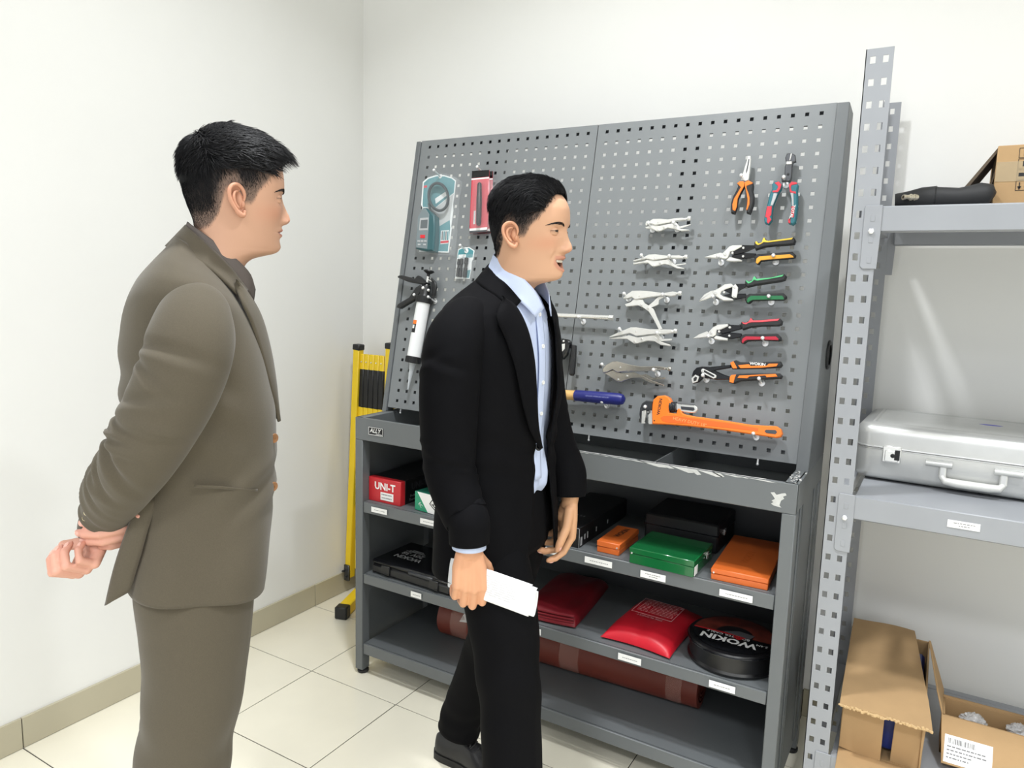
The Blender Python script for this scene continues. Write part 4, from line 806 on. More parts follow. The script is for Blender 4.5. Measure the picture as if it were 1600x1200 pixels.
def turn(m): v_ = np.array(m.v) - A(cx_, yc_, 0); m.v = [tuple(p) for p in v_ @ Rc.T + A(cx_, yc_, 0)]; return m
obj('base_shell', turn(shell([(.950, .03), (.952, .014), (.960, .004), (.970, .0), (1.036, .0)])), M_alu, t, angle=50)
obj('lid_shell', turn(shell([(1.0385, .0), (1.072, .0), (1.088, .004), (1.097, .013), (1.100, .026), (1.1002, .034), (1.1012, .035), (1.1012, .038), (1.1002, .039), (1.1002, .044), (1.1012, .045), (1.1012, .048), (1.1002, .049), (1.1, .06)])), M_alu, t, angle=50)
obj('seam_trim', turn(shell([(1.0335, -.0012), (1.0365, -.0018), (1.0372, .003), (1.0385, -.0018), (1.0415, -.0012)])), M_chrome, t)
yl = yc_ - D_ / 2
lt = obj('latch', turn(MB().box((2.219, yl - .003, 1.024), (.044, .006, .044), .002).box((2.219, yl - .0075, 1.020), (.032, .004, .03), .0015)), M_chrome, t)
obj('keyhole', turn(MB().lathe([(.0, 0), (.0055, 0), (.0055, .002), (.003, .003), (0, .003)], (A(2.222, yl - .0095, 1.022), X, Z, -Y), 14, cap=False).box((2.232, yl - .0098, 1.024), (.012, .001, .026))), M_ink, lt)
for xa, xb in ((2.299, 2.358), (2.448, 2.507)): obj('handle_hinge', turn(MB().tube([A(xa, yl - .006, 1.016), A(xb, yl - .006, 1.016)], .0085, 14)), M_alu, t)
obj('handle_arm', turn(MB().tube([A(2.338, yl - .008, 1.016), A(2.338, yl - .013, .985)], [(.0025, .0085)] * 2, 12, up=Y).tube([A(2.468, yl - .008, 1.016), A(2.468, yl - .013, .985)], [(.0025, .0085)] * 2, 12, up=Y)), M_alu, t)
obj('handle_grip', turn(MB().tube([A(2.336, yl - .012, .986), A(2.345, yl - .015, .976), A(2.37, yl - .016, .974), A(2.44, yl - .016, .974), A(2.462, yl - .015, .976), A(2.47, yl - .012, .986)], [.007, .0095, .0105, .0105, .0095, .007], 14)), mat('wrapped_grip', (214, 214, 210), .3, .2, bump=(90, .6)), t)
for xa in (2.19, 2.62): obj('foot_pad', turn(MB().lathe([(0, .0), (.012, 0), (.012, .004), (0, .004)], fr_xy((xa, yc_ - .11, .947)), 14, cap=False)), M_rubber, t)
obj('marker_scribble', turn(MB().prism([(2.406, -.205), (2.420, -.214), (2.452, -.212), (2.460, -.203), (2.444, -.196), (2.418, -.197)], fr_xy((0, 0, 1.1)), .0, .0004)), mat('blue_marker', (112, 112, 205), .6), t)
# black air tool
t = thing('air_tool', 'black air tool with brass hose connector, top of the rack', 'tool', (2.26, -.47, 1.648))
zz = 1.6485; m = MB()
pts = [A(2.168, -.487, zz + .021), A(2.195, -.487, zz + .023), A(2.226, -.486, zz + .027), A(2.252, -.484, zz + .028), A(2.256, -.484, zz + .0275), A(2.30, -.48, zz + .026), A(2.325, -.476, zz + .028), A(2.345, -.472, zz + .031), A(2.360, -.468, zz + .030), A(2.368, -.466, zz + .026)]
rr_ = [(.019, .015), (.022, .02), (.0265, .024), (.0275, .024), (.026, .023), (.024, .022), (.027, .027), (.030, .030), (.028, .029), (.016, .018)]
bd = obj('body', m.tube(pts, rr_, 20, up=Z), M_rubber, t, angle=70)
obj('seam', MB().tube([A(2.2525, -.484, zz + .0278), A(2.2545, -.484, zz + .0278)], [(.0282, .0247)] * 2, 20, up=Z), M_gblack, t)
o = A(2.210, -.506, zz + .0275); d = nrm(A(-.78, -.62, -.02)); e1 = nrm(np.cross(d, Z)); 
obj('hose_connector', MB().lathe([(0, -.008), (.0085, -.008), (.0085, .002), (.007, .003), (.007, .008), (.0085, .009), (.0085, .012), (.006, .014), (.0052, .022), (.0062, .024), (.0062, .030), (.0034, .030), (.0034, .020), (0, .020)], (o, e1, np.cross(e1, d), d), 18, cap=False), mat('brass_nickel', (206, 198, 180), .25, .95), t)
# carton on top of the rack
def carton(name, label, x0_, x1_, y0_, y1_, z0_, z1_, group=None): return thing(name, label, 'cardboard box', ((x0_ + x1_) / 2, (y0_ + y1_) / 2, z0_), group)
t = carton('top_carton', 'taped cardboard carton on top of the rack', 2.37, 2.66, -.45, -.12, 1.648, 1.795)
obj('carton_body', MB().box((2.515, -.285, 1.648 + .0735), (.29, .33, .147), .0015), M_card, t)
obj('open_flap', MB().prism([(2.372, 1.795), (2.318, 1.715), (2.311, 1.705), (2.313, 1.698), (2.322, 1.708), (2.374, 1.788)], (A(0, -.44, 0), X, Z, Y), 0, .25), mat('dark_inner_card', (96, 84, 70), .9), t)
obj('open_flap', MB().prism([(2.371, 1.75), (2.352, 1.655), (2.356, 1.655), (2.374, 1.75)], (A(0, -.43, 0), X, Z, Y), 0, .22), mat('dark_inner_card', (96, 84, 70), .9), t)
obj('tape', MB().box((2.40, -.4506, 1.735), (.058, .0008, .045)), mat('carton_tape', (206, 186, 150), .2, alpha=.45, bump=(40, .6)), t)
m = MB(); 
for q in range(4): 
    zc = 1.776 - .0245 * q
    for (a, b, c_, d_) in ((2.428, zc + .011, .03, .001), (2.428, zc - .011, .03, .001)): m.box((a, -.4505, b), (c_, .0006, d_))
    for a in (2.413, 2.443): m.box((a, -.4505, zc), (.001, .0006, .022))
    if q == 3:
        for a in (2.42, 2.433): m.box((a, -.4508, zc), (.002, .0006, .014)).prism([(a - .004, zc - .002), (a + .004, zc - .002), (a, zc - .010)], fr_xz((0, -.4505, 0)), 0, .0006)
    elif q == 2: m.box((2.428, -.4508, zc), (.024, .0006, .008))
    else: m.box((2.428, -.4508, zc), (.012, .0006, .012))
obj('printed_symbols', m, M_ink, t, smooth=False)
# carton with a front flap, blue content
t = carton('flap_carton', 'cardboard carton with overhanging lid flap, bottom of the rack', 2.165, 2.36, -.55, -.1, .251, .41)
th = .005; zb = .251; xa, xb, ya, yb2, zt2 = 2.163, 2.352, -.553, -.085, .402
for nm, c_, s_ in (('side_wall', (xa + th / 2, (ya + yb2) / 2, (zb + zt2) / 2), (th, yb2 - ya, zt2 - zb)), ('side_wall', (xb - th / 2, (ya + yb2) / 2, (zb + zt2) / 2), (th, yb2 - ya, zt2 - zb)), ('back_wall', ((xa + xb) / 2, yb2 - th / 2, (zb + zt2) / 2), (xb - xa, th, zt2 - zb)), ('bottom', ((xa + xb) / 2, (ya + yb2) / 2, zb + th / 2), (xb - xa, yb2 - ya, th))):
    obj(nm, MB().box(c_, s_, .001), M_card, t)
obj('front_flap', MB().prism([(2.164, .262), (2.262, .250), (2.262, .396), (2.166, .404)], fr_xz((0, ya - .006, 0)), 0, th, .001), M_card, t)
obj('front_flap', MB().prism([(2.283, .252), (2.350, .252), (2.356, .40), (2.287, .396)], fr_xz((0, ya + .01, 0)), 0, th, .001), M_card, t)
obj('bottom_flap', MB().prism([(xa, 0), (xb + .01, 0), (xb + .004, .10), (xa + .004, .11)], (A(0, ya - .004, .2525), X, nrm(A(0, -1, .03)), nrm(A(0, .03, 1))), 0, th, .001), M_card, t)
prof = [(yb2 - .005, .428), (-.2, .426), (-.36, .424), (-.50, .418), (-.565, .412), (-.612, .405)]
G1 = []; G2 = []
for y, z in prof:
    w0, w1 = 2.160 - .020 * (y + .6) / .5, 2.366 - .056 * (y + .6) / .5; G1.append([(w0 + (w1 - w0) * s_, y, z + .003 * math.sin(s_ * 5 + y * 20)) for s_ in np.linspace(0, 1, 7)])
G1 = np.array(G1); G2 = G1 - A(0, 0, .0045); m = MB(); m.grid(G1); m.grid(G2); n7 = 7; K6 = len(prof)
for i in range(K6 - 1):
    for s_ in (0, n7 - 1): m.f.append([i * n7 + s_, (i + 1) * n7 + s_, K6 * n7 + (i + 1) * n7 + s_, K6 * n7 + i * n7 + s_]); m.m.append(0)
for j_ in range(n7 - 1):
    for s_ in (0, K6 - 1): m.f.append([s_ * n7 + j_, s_ * n7 + j_ + 1, K6 * n7 + s_ * n7 + j_ + 1, K6 * n7 + s_ * n7 + j_]); m.m.append(1)
obj('lid_flap', m, [M_card, M_cardedge], t, angle=50)
r3 = random.Random(2); m = MB()
for k in range(44): s_ = k / 43; m.box((2.161 + s_ * .204, -.6125 - r3.uniform(0, .003), .4025 + r3.uniform(-.002, .003)), (.007, .004, r3.uniform(.004, .008)), .001, rz(r3.uniform(-30, 30)))
obj('torn_edge', m, M_cardedge, t)
obj('blue_content', MB().box((2.262, -.33, .325), (.16, .38, .12), .008), mat('blue_plastic', (22, 48, 128), .4), t)
# open carton with plastic bags
t = carton('open_carton', 'open cardboard carton holding clear plastic bags', 2.375, 2.66, -.40, -.05, .251, .39)
xa, xb, ya, yb2, zt2 = 2.392, 2.64, -.425, -.325, .358
for nm, c_, s_ in (('side_wall', (xa + th / 2, (ya + yb2) / 2, (zb + zt2) / 2), (th, yb2 - ya, zt2 - zb)), ('side_wall', (xb - th / 2, (ya + yb2) / 2, (zb + zt2) / 2), (th, yb2 - ya, zt2 - zb)), ('back_wall', ((xa + xb) / 2, yb2 - th / 2, (zb + zt2) / 2), (xb - xa, th, zt2 - zb)), ('front_wall', ((xa + xb) / 2, ya + th / 2, (zb + zt2) / 2), (xb - xa, th, zt2 - zb)), ('bottom', ((xa + xb) / 2, (ya + yb2) / 2, zb + th / 2), (xb - xa, yb2 - ya, th))):
    obj(nm, MB().box(c_, s_, .001), M_card, t)
obj('front_flap', MB().prism([(xa - .004, 0), (xb + .006, 0), (xb + .012, .115), (xa + .004, .118)], (A(0, ya - .001, zt2), X, nrm(A(0, -.62, -.78)), nrm(A(0, -.78, .62))), 0, .0045, .001), M_card, t)
obj('side_flap', MB().prism([(ya + .01, 0), (yb2 + .05, 0), (yb2 + .055, .135), (yb2 + .045, .142), (ya + .03, .05), (ya + .004, .0)], (A(xa + .002, 0, zt2 - .004), Y, nrm(A(-.34, 0, 1)), nrm(A(-1, 0, -.34))), 0, .0045, .001), M_card, t)
obj('side_flap', MB().prism([(ya + .02, 0), (yb2 - .01, 0), (yb2 - .02, .10), (ya + .08, .115)], (A(xb - .03, 0, zt2), Y, nrm(A(-.14, 0, 1)), nrm(A(-1, 0, -.14))), 0, .0045, .001), M_card, t)
obj('back_flap', MB().prism([(xa, 0), (xb, 0), (xb, .006), (xa, .006)], (A(0, yb2 - .002, zt2), X, nrm(A(0, .2, 1)), Y), 0, .004, .001), M_card, t)
fl = (A(2.452, ya - .001, zt2), X, nrm(A(0, -.62, -.78)), nrm(A(0, -.78, .62))); lb = obj('shipping_label', MB().prism([(-.052, .046), (.052, .046), (.052, .113), (-.052, .113)], fl, .0046, .0054), M_white, t)
m = MB(); r3 = random.Random(12); p = -.044
def ink(u0, u1, v0, v1): m.add([fl[0] + fl[1] * u + fl[2] * v + fl[3] * .0058 for u, v in ((u0, v0), (u1, v0), (u1, v1), (u0, v1))], [[0, 1, 2, 3]])
while p < .016: q = r3.choice((.0008, .0012, .0022)); ink(p, p + q, .053, .066); p += q + r3.choice((.001, .0018))
for k, v_ in enumerate((.072, .081, .090, .099)):
    p = -.046
    while p < (.038 if k < 2 else .0): q = r3.uniform(.003, .010); ink(p, p + q, v_, v_ + .003); p += q + .002
obj('label_print', m, M_gink, lb, smooth=False, normals=False)
def crumple(c, rad, seed):
    rr = np.random.default_rng(seed); m = MB(); m.ball((0, 0, 0), 1, 30, 20); v_ = np.array(m.v); dsp = np.zeros(len(v_))
    for k in range(26): k3 = rr.normal(size=3) * rr.uniform(2, 6); dsp += np.abs(np.sin(v_ @ k3 + rr.uniform(0, 6))) * .10
    v_ = v_ * (1.25 - dsp[:, None] * .42); m.v = [tuple(p) for p in v_ * np.array(rad) + c]; return m
M_bag = mat('clear_poly', (228, 230, 232), .15, alpha=.5, spec=.8)
for k, (c_, rad) in enumerate(((A(2.462, -.376, .338), (.052, .036, .034)), (A(2.562, -.374, .340), (.046, .036, .036)))):
    tag(obj('plastic_bag', crumple(A(0, 0, 0) + c_, rad, k + 3), M_bag, None, loc=tuple(c_), angle=30), ('wide crumpled clear bag in the open carton', 'crumpled clear bag at the right of the open carton')[k], 'plastic bag', 'clear bags in the open carton')
# ================================================================ the two men
def pchip(xs, ys, x):
    xs = np.asarray(xs, float); ys = np.asarray(ys, float); x = np.clip(np.asarray(x, float), xs[0], xs[-1])
    h = np.diff(xs); dl = np.diff(ys) / h; m = np.zeros_like(ys)
    for i in range(1, len(xs) - 1):
        if dl[i - 1] * dl[i] > 0: w1 = 2 * h[i] + h[i - 1]; w2 = h[i] + 2 * h[i - 1]; m[i] = (w1 + w2) / (w1 / dl[i - 1] + w2 / dl[i])
    m[0], m[-1] = dl[0], dl[-1]
    i = np.clip(np.searchsorted(xs, x) - 1, 0, len(xs) - 2); t = (x - xs[i]) / h[i]
    return (1 + 2 * t) * (1 - t) ** 2 * ys[i] + t * (1 - t) ** 2 * h[i] * m[i] + t * t * (3 - 2 * t) * ys[i + 1] + t * t * (t - 1) * h[i] * m[i + 1]
def spline(pts, n):
    P = np.asarray(pts, float); s = np.r_[0, np.cumsum(np.linalg.norm(np.diff(P[:, :3], axis=0), axis=1))]; q = np.linspace(0, s[-1], n)
    out = np.zeros((n, P.shape[1])); m = np.zeros_like(P)
    for i in range(len(P)):
        a, b = max(i - 1, 0), min(i + 1, len(P) - 1); m[i] = (P[b] - P[a]) / (s[b] - s[a])
    i = np.clip(np.searchsorted(s, q) - 1, 0, len(P) - 2); h = (s[i + 1] - s[i])[:, None]; t = ((q - s[i])[:, None]) / h
    return (1 + 2 * t) * (1 - t) ** 2 * P[i] + t * (1 - t) ** 2 * h * m[i] + t * t * (3 - 2 * t) * P[i + 1] + t * t * (t - 1) * h * m[i + 1]
def gs(v, c, s): return np.exp(-((v - c) / s) ** 2)
def sm(a, b, v): t = np.clip((v - a) / (b - a), 0, 1); return t * t * (3 - 2 * t)
def vnoise(P, seed, f, n=7):
    rr = np.random.default_rng(seed); o = np.zeros(len(P))
    for k in range(n): d = rr.normal(size=3); d /= np.linalg.norm(d); o += np.sin(P @ d * f * rr.uniform(.6, 1.6) + rr.uniform(0, 6.3) + 1.2 * np.sin(P @ np.roll(d, 1) * f * .7))
    return o / n
class Body:
    """one person: local frame x forward, y left, z up"""
    def __init__(s, label, base, phi):
        s.b = A(base[0], base[1], 0); s.R = rz(phi); s.V = []; s.F = []; s.C = []; s.label = label; s.kids = []
    def W(s, p): return np.asarray(p, float) @ s.R.T + s.b
    def skin(s, V, F, C): o = sum(len(v) for v in s.V); s.V.append(np.asarray(V, float)); s.F += [[i + o for i in f] for f in F]; s.C.append(np.asarray(C, float))
    def finish(s, m):
        me = bpy.data.meshes.new('person'); o = bpy.data.objects.new('person', me); COL.objects.link(o); o.location = tuple(s.b)
        me.from_pydata((np.concatenate(s.V) - s.b).tolist(), [], s.F); me.materials.append(m)
        C = np.concatenate(s.C); ca = me.color_attributes.new('tone', 'FLOAT_COLOR', 'POINT'); ca.data.foreach_set('color', np.c_[C, np.ones(len(C))].astype(np.float32).ravel())
        me.polygons.foreach_set('use_smooth', np.ones(len(me.polygons), dtype=bool)); me.update(); tag(o, s.label, 'person'); s.o = o; return o
L3 = lambda c: np.array([lin(x) for x in c])
def grid_faces(a, b, closed=True):
    return [[i * b + j, i * b + (j + 1) % b, (i + 1) * b + (j + 1) % b, (i + 1) * b + j] for i in range(a - 1) for j in range(b if closed else b - 1)]

HZ = [-.17, -.12, -.09, -.05, -.025, -.012, -.004, 0, .006, .015, .03, .05, .075, .095, .115, .135, .155, .175, .195, .21, .22, .226]
HT = dict(
    xf=[-.060, -.028, -.004, .004, .012, .026, .052, .067, .0765, .080, .0805, .083, .086, .086, .0855, .0895, .0885, .082, .066, .046, .026, .0],
    xb=[-.17, -.135, -.112, -.094, -.085, -.082, -.081, -.080, -.079, -.078, -.077, -.078, -.084, -.090, -.0945, -.096, -.095, -.090, -.078, -.062, -.042, -.02],
    w=[.075, .066, .061, .058, .0575, .057, .057, .057, .057, .0575, .059, .0615, .066, .070, .073, .0745, .0742, .0705, .061, .047, .032, .010],
    xc=[-.115, -.08, -.06, -.045, -.04, -.035, -.03, -.028, -.026, -.024, -.02, -.015, -.01, -.008, -.01, -.012, -.014, -.015, -.015, -.014, -.012, -.01],
    nf=[2, 2, 2, 2, 2, 1.95, 1.75, 1.65, 1.65, 1.72, 1.82, 1.92, 2.0, 2.1, 2.2, 2.25, 2.2, 2.1, 2, 2, 2, 2])
class Head:
    def __init__(s, body, org, yaw, pitch=0., roll=0., jaw=0., smile=0., wide=1., neck=0., fz=.004, sz=1., ear=1.):
        s.fz = fz; s.sz = sz; s.es = ear
        s.bd = body; s.org = np.asarray(org, float); s.jaw = jaw; s.smile = smile; s.wide = wide; s.neck = neck
        s.Rh = np.array(Matrix.Rotation(math.radians(yaw), 3, 'Z') @ Matrix.Rotation(math.radians(pitch), 3, 'Y') @ Matrix.Rotation(math.radians(roll), 3, 'X'))
    def base(s, th, z):
        T = {k: pchip(HZ, v, z) for k, v in HT.items()}; c, sn = np.cos(th), np.sin(th); fr = c > 0
        n = np.where(fr, T['nf'], 2.15); e = 2 / n
        x = T['xc'] + np.where(fr, T['xf'] - T['xc'], T['xc'] - T['xb']) * np.sign(c) * np.abs(c) ** e; y = T['w'] * s.wide * np.sign(sn) * np.abs(sn) ** e
        return x, y
    def pt(s, th, z):
        x, y = s.base(th, z); c = np.cos(th); k = sm(.0, .35, c); ay = np.abs(y); z0 = z; z = z + s.fz
        N = pchip([.054, .0605, .0655, .0725, .080, .092, .106, .118, .128], [0, .003, .0130, .0174, .0158, .0098, .0042, .0016, 0], z); sg = pchip([.056, .072, .090, .118], [.013, .0120, .0085, .0085], z)
        d = N * gs(y, 0, sg) + .0075 * gs(ay, .0145, .0060) * gs(z, .0685, .0058)
        d += -.0068 * gs(ay, .031, .015) * gs(z, .1095, .0095) + .0022 * gs(ay, .028, .02) * gs(z, .128, .006) + .003 * gs(ay, .044, .014) * gs(z, .088, .014) - .0018 * gs(ay, .03, .01) * gs(z, .056, .012)
        j = s.jaw; mz = .0465 + s.smile * (y / .025) ** 2 * .006 - j * .4
        if j <= 0:
            d += .0052 * gs(y, 0, .017) * gs(z, mz + .0052, .0042) + .0056 * gs(y, 0, .015) * gs(z, mz - .0055, .0048) - .0038 * gs(y, 0, .021) * gs(z, mz, .0016)
        else:
            hw = .0215; op = j * np.clip(1 - (y / hw) ** 2, 0, 1); up = mz + op * .45; lo = mz - op * .62
            d += .0055 * gs(y, 0, .019) * gs(z, up + .0048, .0042) + .0062 * gs(y, 0, .016) * gs(z, lo - .0052, .0048)
            inn = sm(0, .0016, np.minimum(up - z, z - lo)) * (op > .0012); d -= .022 * inn
            d += .0035 * gs(ay, .034, .007) * gs(z, .060, .012) - .002 * gs(ay, .0285, .004) * gs(z, .052, .012)
            s._mouth = (up, lo, op)
        d += .0036 * gs(y, 0, .016) * gs(z, .017, .011)
        z = z0; x = x + d * k; low = sm(.046, .026, z) * sm(-.06, -.0, z); z2 = z - j * .45 * low * sm(-.3, .6, c)
        nk = sm(.03, -.12, z); x = x + s.neck * nk
        return np.stack([x, y, z2], -1)
    def W(s, p): return s.bd.W((np.asarray(p) * A(1, 1, s.sz)) @ s.Rh.T + s.org)
    def build(s, skin, lip, hair, stub):
        n = 210; u = np.linspace(-math.pi, math.pi, n, endpoint=False); th = u - .38 * np.sin(u)
        zs = np.r_[np.linspace(-.17, -.03, 18), np.linspace(-.026, -.002, 10), np.linspace(.0, .14, 96), np.linspace(.1425, .222, 30), [.2245, .226]]
        TH, ZZ = np.meshgrid(th, zs); P = s.pt(TH, ZZ); x, y, z = P[..., 0], P[..., 1], ZZ + s.fz; c = np.cos(TH)
        C = np.ones(P.shape) * L3(skin)
        def blend(m_, col): nonlocal C; C = C * (1 - m_[..., None]) + L3(col) * m_[..., None]
        fl = vnoise(P.reshape(-1, 3), 3, 90).reshape(z.shape); C *= (1 + .05 * fl)[..., None]
        f = sm(.1, .4, c)
        rosy = tuple(int(v_) for v_ in np.array(skin) * np.array([1.0, .90, .88])); blend(f * (.55 * gs(np.abs(y), .045, .02) * gs(z, .082, .018) + .5 * gs(y, 0, .014) * gs(z, .070, .012)), rosy)
        mz = .0465 + s.smile * (y / .025) ** 2 * .006 - s.jaw * .4
        if s.jaw <= 0:
            lm = f * sm(1, .75, np.sqrt((y / .0235) ** 2 + ((z - mz) / .0095) ** 2)); blend(lm * .7, lip); blend(f * gs(z, mz, .0012) * sm(.024, .018, np.abs(y)) * .8, (70, 34, 30))
        else:
            up, lo, op = s._mouth; lm = f * sm(.0105, .0075, np.maximum(z - up, lo - z)) * sm(.0265, .021, np.abs(y)); blend(lm * .55, lip)
            blend(f * sm(-.0004, .0012, np.minimum(up - z, z - lo)) * (op > .0012), (58, 20, 20))
        # cropped hair: colour of the stubble on the scalp
        hl = s.hairline(TH); mk = sm(-.004, .010, ZZ - hl); blend(mk * .86, stub[0]); blend(sm(stub[1], stub[1] + .035, ZZ - hl) * .85, (30, 28, 29))
        V = s.W(P.reshape(-1, 3)); F = grid_faces(len(zs), n); F.append([(len(zs) - 1) * n + k for k in range(n)]); s.bd.skin(V, F, C.reshape(-1, 3))
        s.zs = zs
        for sd in (-1, 1): s.ear(sd, skin); s.eye(sd, skin)
    def hairline(s, th):
        a = np.abs(th); return pchip([0, .35, .62, .85, 1.05, 1.22, 1.38, 1.5, 1.62, 1.8, 2.05, 2.3, 2.7, 3.15], [.189, .187, .174, .152, .130, .112, .088, .088, .116, .112, .066, .045, .036, .034], a)
    def ear(s, sd, skin):
        x0_, y0_, _ = s.pt(np.array(sd * 1.66), np.array(.105)); 
        fl = math.radians(24); ex = A(math.cos(fl), -sd * math.sin(fl), .0); ex = nrm(ex); ez = nrm(A(-.12, 0, 1)); en = nrm(np.cross(ez, ex)) * (1 if np.dot(np.cross(ez, ex), A(0, sd, 0)) > 0 else -1)
        O = A(float(x0_) + .012, float(y0_) - sd * .001, .0655)
        E_ = lambda u, v, h=0: O + (ex * u + ez * v + en * h) * s.es
        out = [(.005, .030), (.008, .042), (.004, .055), (-.006, .0625), (-.018, .060), (-.0265, .051), (-.029, .038), (-.026, .025), (-.020, .014), (-.012, .004), (-.004, .0), (.002, .004), (.004, .012)]
        pts = spline([E_(u, v, .007 - .002 * (k in (0, 11, 12))) for k, (u, v) in enumerate(out)], 40); rad = np.interp(np.linspace(0, 1, 40), [0, .15, .5, .75, .85, 1], [.002, .0036, .0038, .0036, .0055, .003])
        m = MB().tube(pts, list(rad), 10); inner = spline([E_(u * .92 - .001, v * .92 + .002, .004) for u, v in out], 40)
        ctr = E_(-.006, .028, -.004); mid = [q * .45 + ctr * .55 + en * -.001 for q in inner]
        m.add(list(inner) + mid + [ctr], [[i, (i + 1) % 40, 40 + (i + 1) % 40, 40 + i] for i in range(40)] + [[40 + i, 40 + (i + 1) % 40, 80] for i in range(40)])
        m.tube(spline([E_(-.004, .050, .004), E_(-.014, .047, .006), E_(-.0195, .036, .0065), E_(-.017, .023, .006), E_(-.010, .014, .006)], 16), list(np.interp(np.linspace(0, 1, 16), [0, .5, 1], [.002, .0036, .003])), 8)
        m.ball(E_(.003, .024, .004), (.004, .004, .0065), 10, 8)
        m.tube([E_(.006, .01, -.004), E_(.0, .03, -.006), E_(.002, .05, -.004)], [.006, .011, .006], 10)
        c_ = np.tile(L3(skin) * A(1.0, .86, .82), (len(m.v), 1)); c_[40 * 10 + 40:40 * 10 + 81] *= .9; s.bd.skin(s.W(np.array(m.v)), m.f, c_)
    def eye(s, sd, skin):
        c = A(.0662, sd * .0315, .1095 - s.fz)
        q = s.pt(np.array(sd * .36), np.array(.1095 - s.fz)); c[0] = float(q[0]) - .0078
        ru, rl = s.lids; r = .0118; rows = []; col = []
        for top in (1, -1):
            psi = np.linspace(-1.62, 1.62, 26); G = []; Cc = []
            for k, t in enumerate(np.linspace(0, 1, 9)):
                ed = np.radians((ru if top > 0 else -rl)) * np.cos(np.clip(psi / 1.02, -1, 1) * math.pi / 2) + math.radians(1.5) * sd * np.clip(psi, -1, 1) + math.radians(.5); el = ed + (top * math.radians(72) - ed) * t
                rr_ = r + .0009 + (.0006 if k == 0 else 0) - .004 * sm(.55, 1, t)
                G.append(np.stack([c[0] + rr_ * np.cos(el) * np.cos(psi), c[1] + rr_ * np.cos(el) * np.sin(psi), c[2] + rr_ * np.sin(el)], -1)); b_ = L3(skin) * .98
                Cc.append(np.tile(L3((30, 20, 18)) if (k == 0 and top > 0) else b_ * .8 if k <= 1 else b_, (26, 1)))
            s.bd.skin(s.W(np.array(G).reshape(-1, 3)), grid_faces(9, 26, False), np.array(Cc).reshape(-1, 3))
        n, k = 28, 22; v = []; cc = []; g = nrm(s.gaze)
        for i in range(k + 1):
            for j in range(n):
                t, a = math.pi * i / k, 2 * math.pi * j / n; d = A(math.cos(t), math.sin(t) * math.cos(a), math.sin(t) * math.sin(a)); v.append(d)
        v = np.array(v); ang = np.arccos(np.clip(v @ g, -1, 1)); cc = np.where((ang < .62)[:, None], L3((34, 22, 18)), L3((196, 188, 182))); cc = np.where((ang < .34)[:, None], L3((8, 8, 8)), cc)
        s.bd.skin(s.W(v * r + c), grid_faces(k + 1, n), cc)
        s.eyes = getattr(s, 'eyes', []) + [c]
    def brow(s, sd, col, th0=.0042, lift=0.):
        m = MB(); ys = np.linspace(.013, .052, 22) * sd; t = np.linspace(0, 1, 22); zz = .1225 - s.fz + lift + .006 * np.sin(t * 2.2) - .0045 * t ** 3
        pts = []
        for y, z in zip(ys, zz):
            a, b = 0., 1.4
            for _ in range(24):
                q = (a + b) / 2; yy = s.pt(np.array(q * sd), np.array(z))[1]; a, b = (q, b) if abs(yy) < abs(y) else (a, q)
            pts.append(s.pt(np.array(a * sd), np.array(z)) + A(.0004, 0, 0))
        pts = np.array(pts); rr = np.random.default_rng(17 + sd)
        for k in range(230):
            u = rr.uniform(0, 1) ** .9; i = min(int(u * 21), 20); f = u * 21 - i; q = pts[i] * (1 - f) + pts[i + 1] * f; hw = float(np.interp(u, [0, .12, .55, 1], [.0018, th0, th0 * .8, .0004])); v = nrm(pts[i + 1] - pts[i]); q = q + A(0, 0, rr.uniform(-hw, hw))
            d = nrm(v + A(0, 0, rr.uniform(.1, .7) * (1 - u) - .25 * u)); ln = rr.uniform(.004, .0075); m.tube(s.W(np.array([q - A(.0006, 0, 0), q + d * ln * .5 + A(.0009, 0, 0), q + d * ln + A(.0002, 0, 0)])), [.0003, .00032, .0001], 3, caps=False)
        return obj('eyebrow', m, col, s.bd.o, normals=False)
_rho = np.linspace(.226, .135, 60); _wr = pchip(HZ, HT['w'], _rho) / .0746
def scalp(rr, n, zlo):
    """roots spread evenly over the crown and the upper sides"""
    th = rr.uniform(-math.pi, math.pi, n); z = np.where(rr.uniform(0, 1, n) < .6, np.interp(np.sqrt(rr.uniform(0, 1, n)), _wr, _rho), rr.uniform(zlo, .205, n)); return th, np.minimum(np.maximum(z, zlo), .2255)
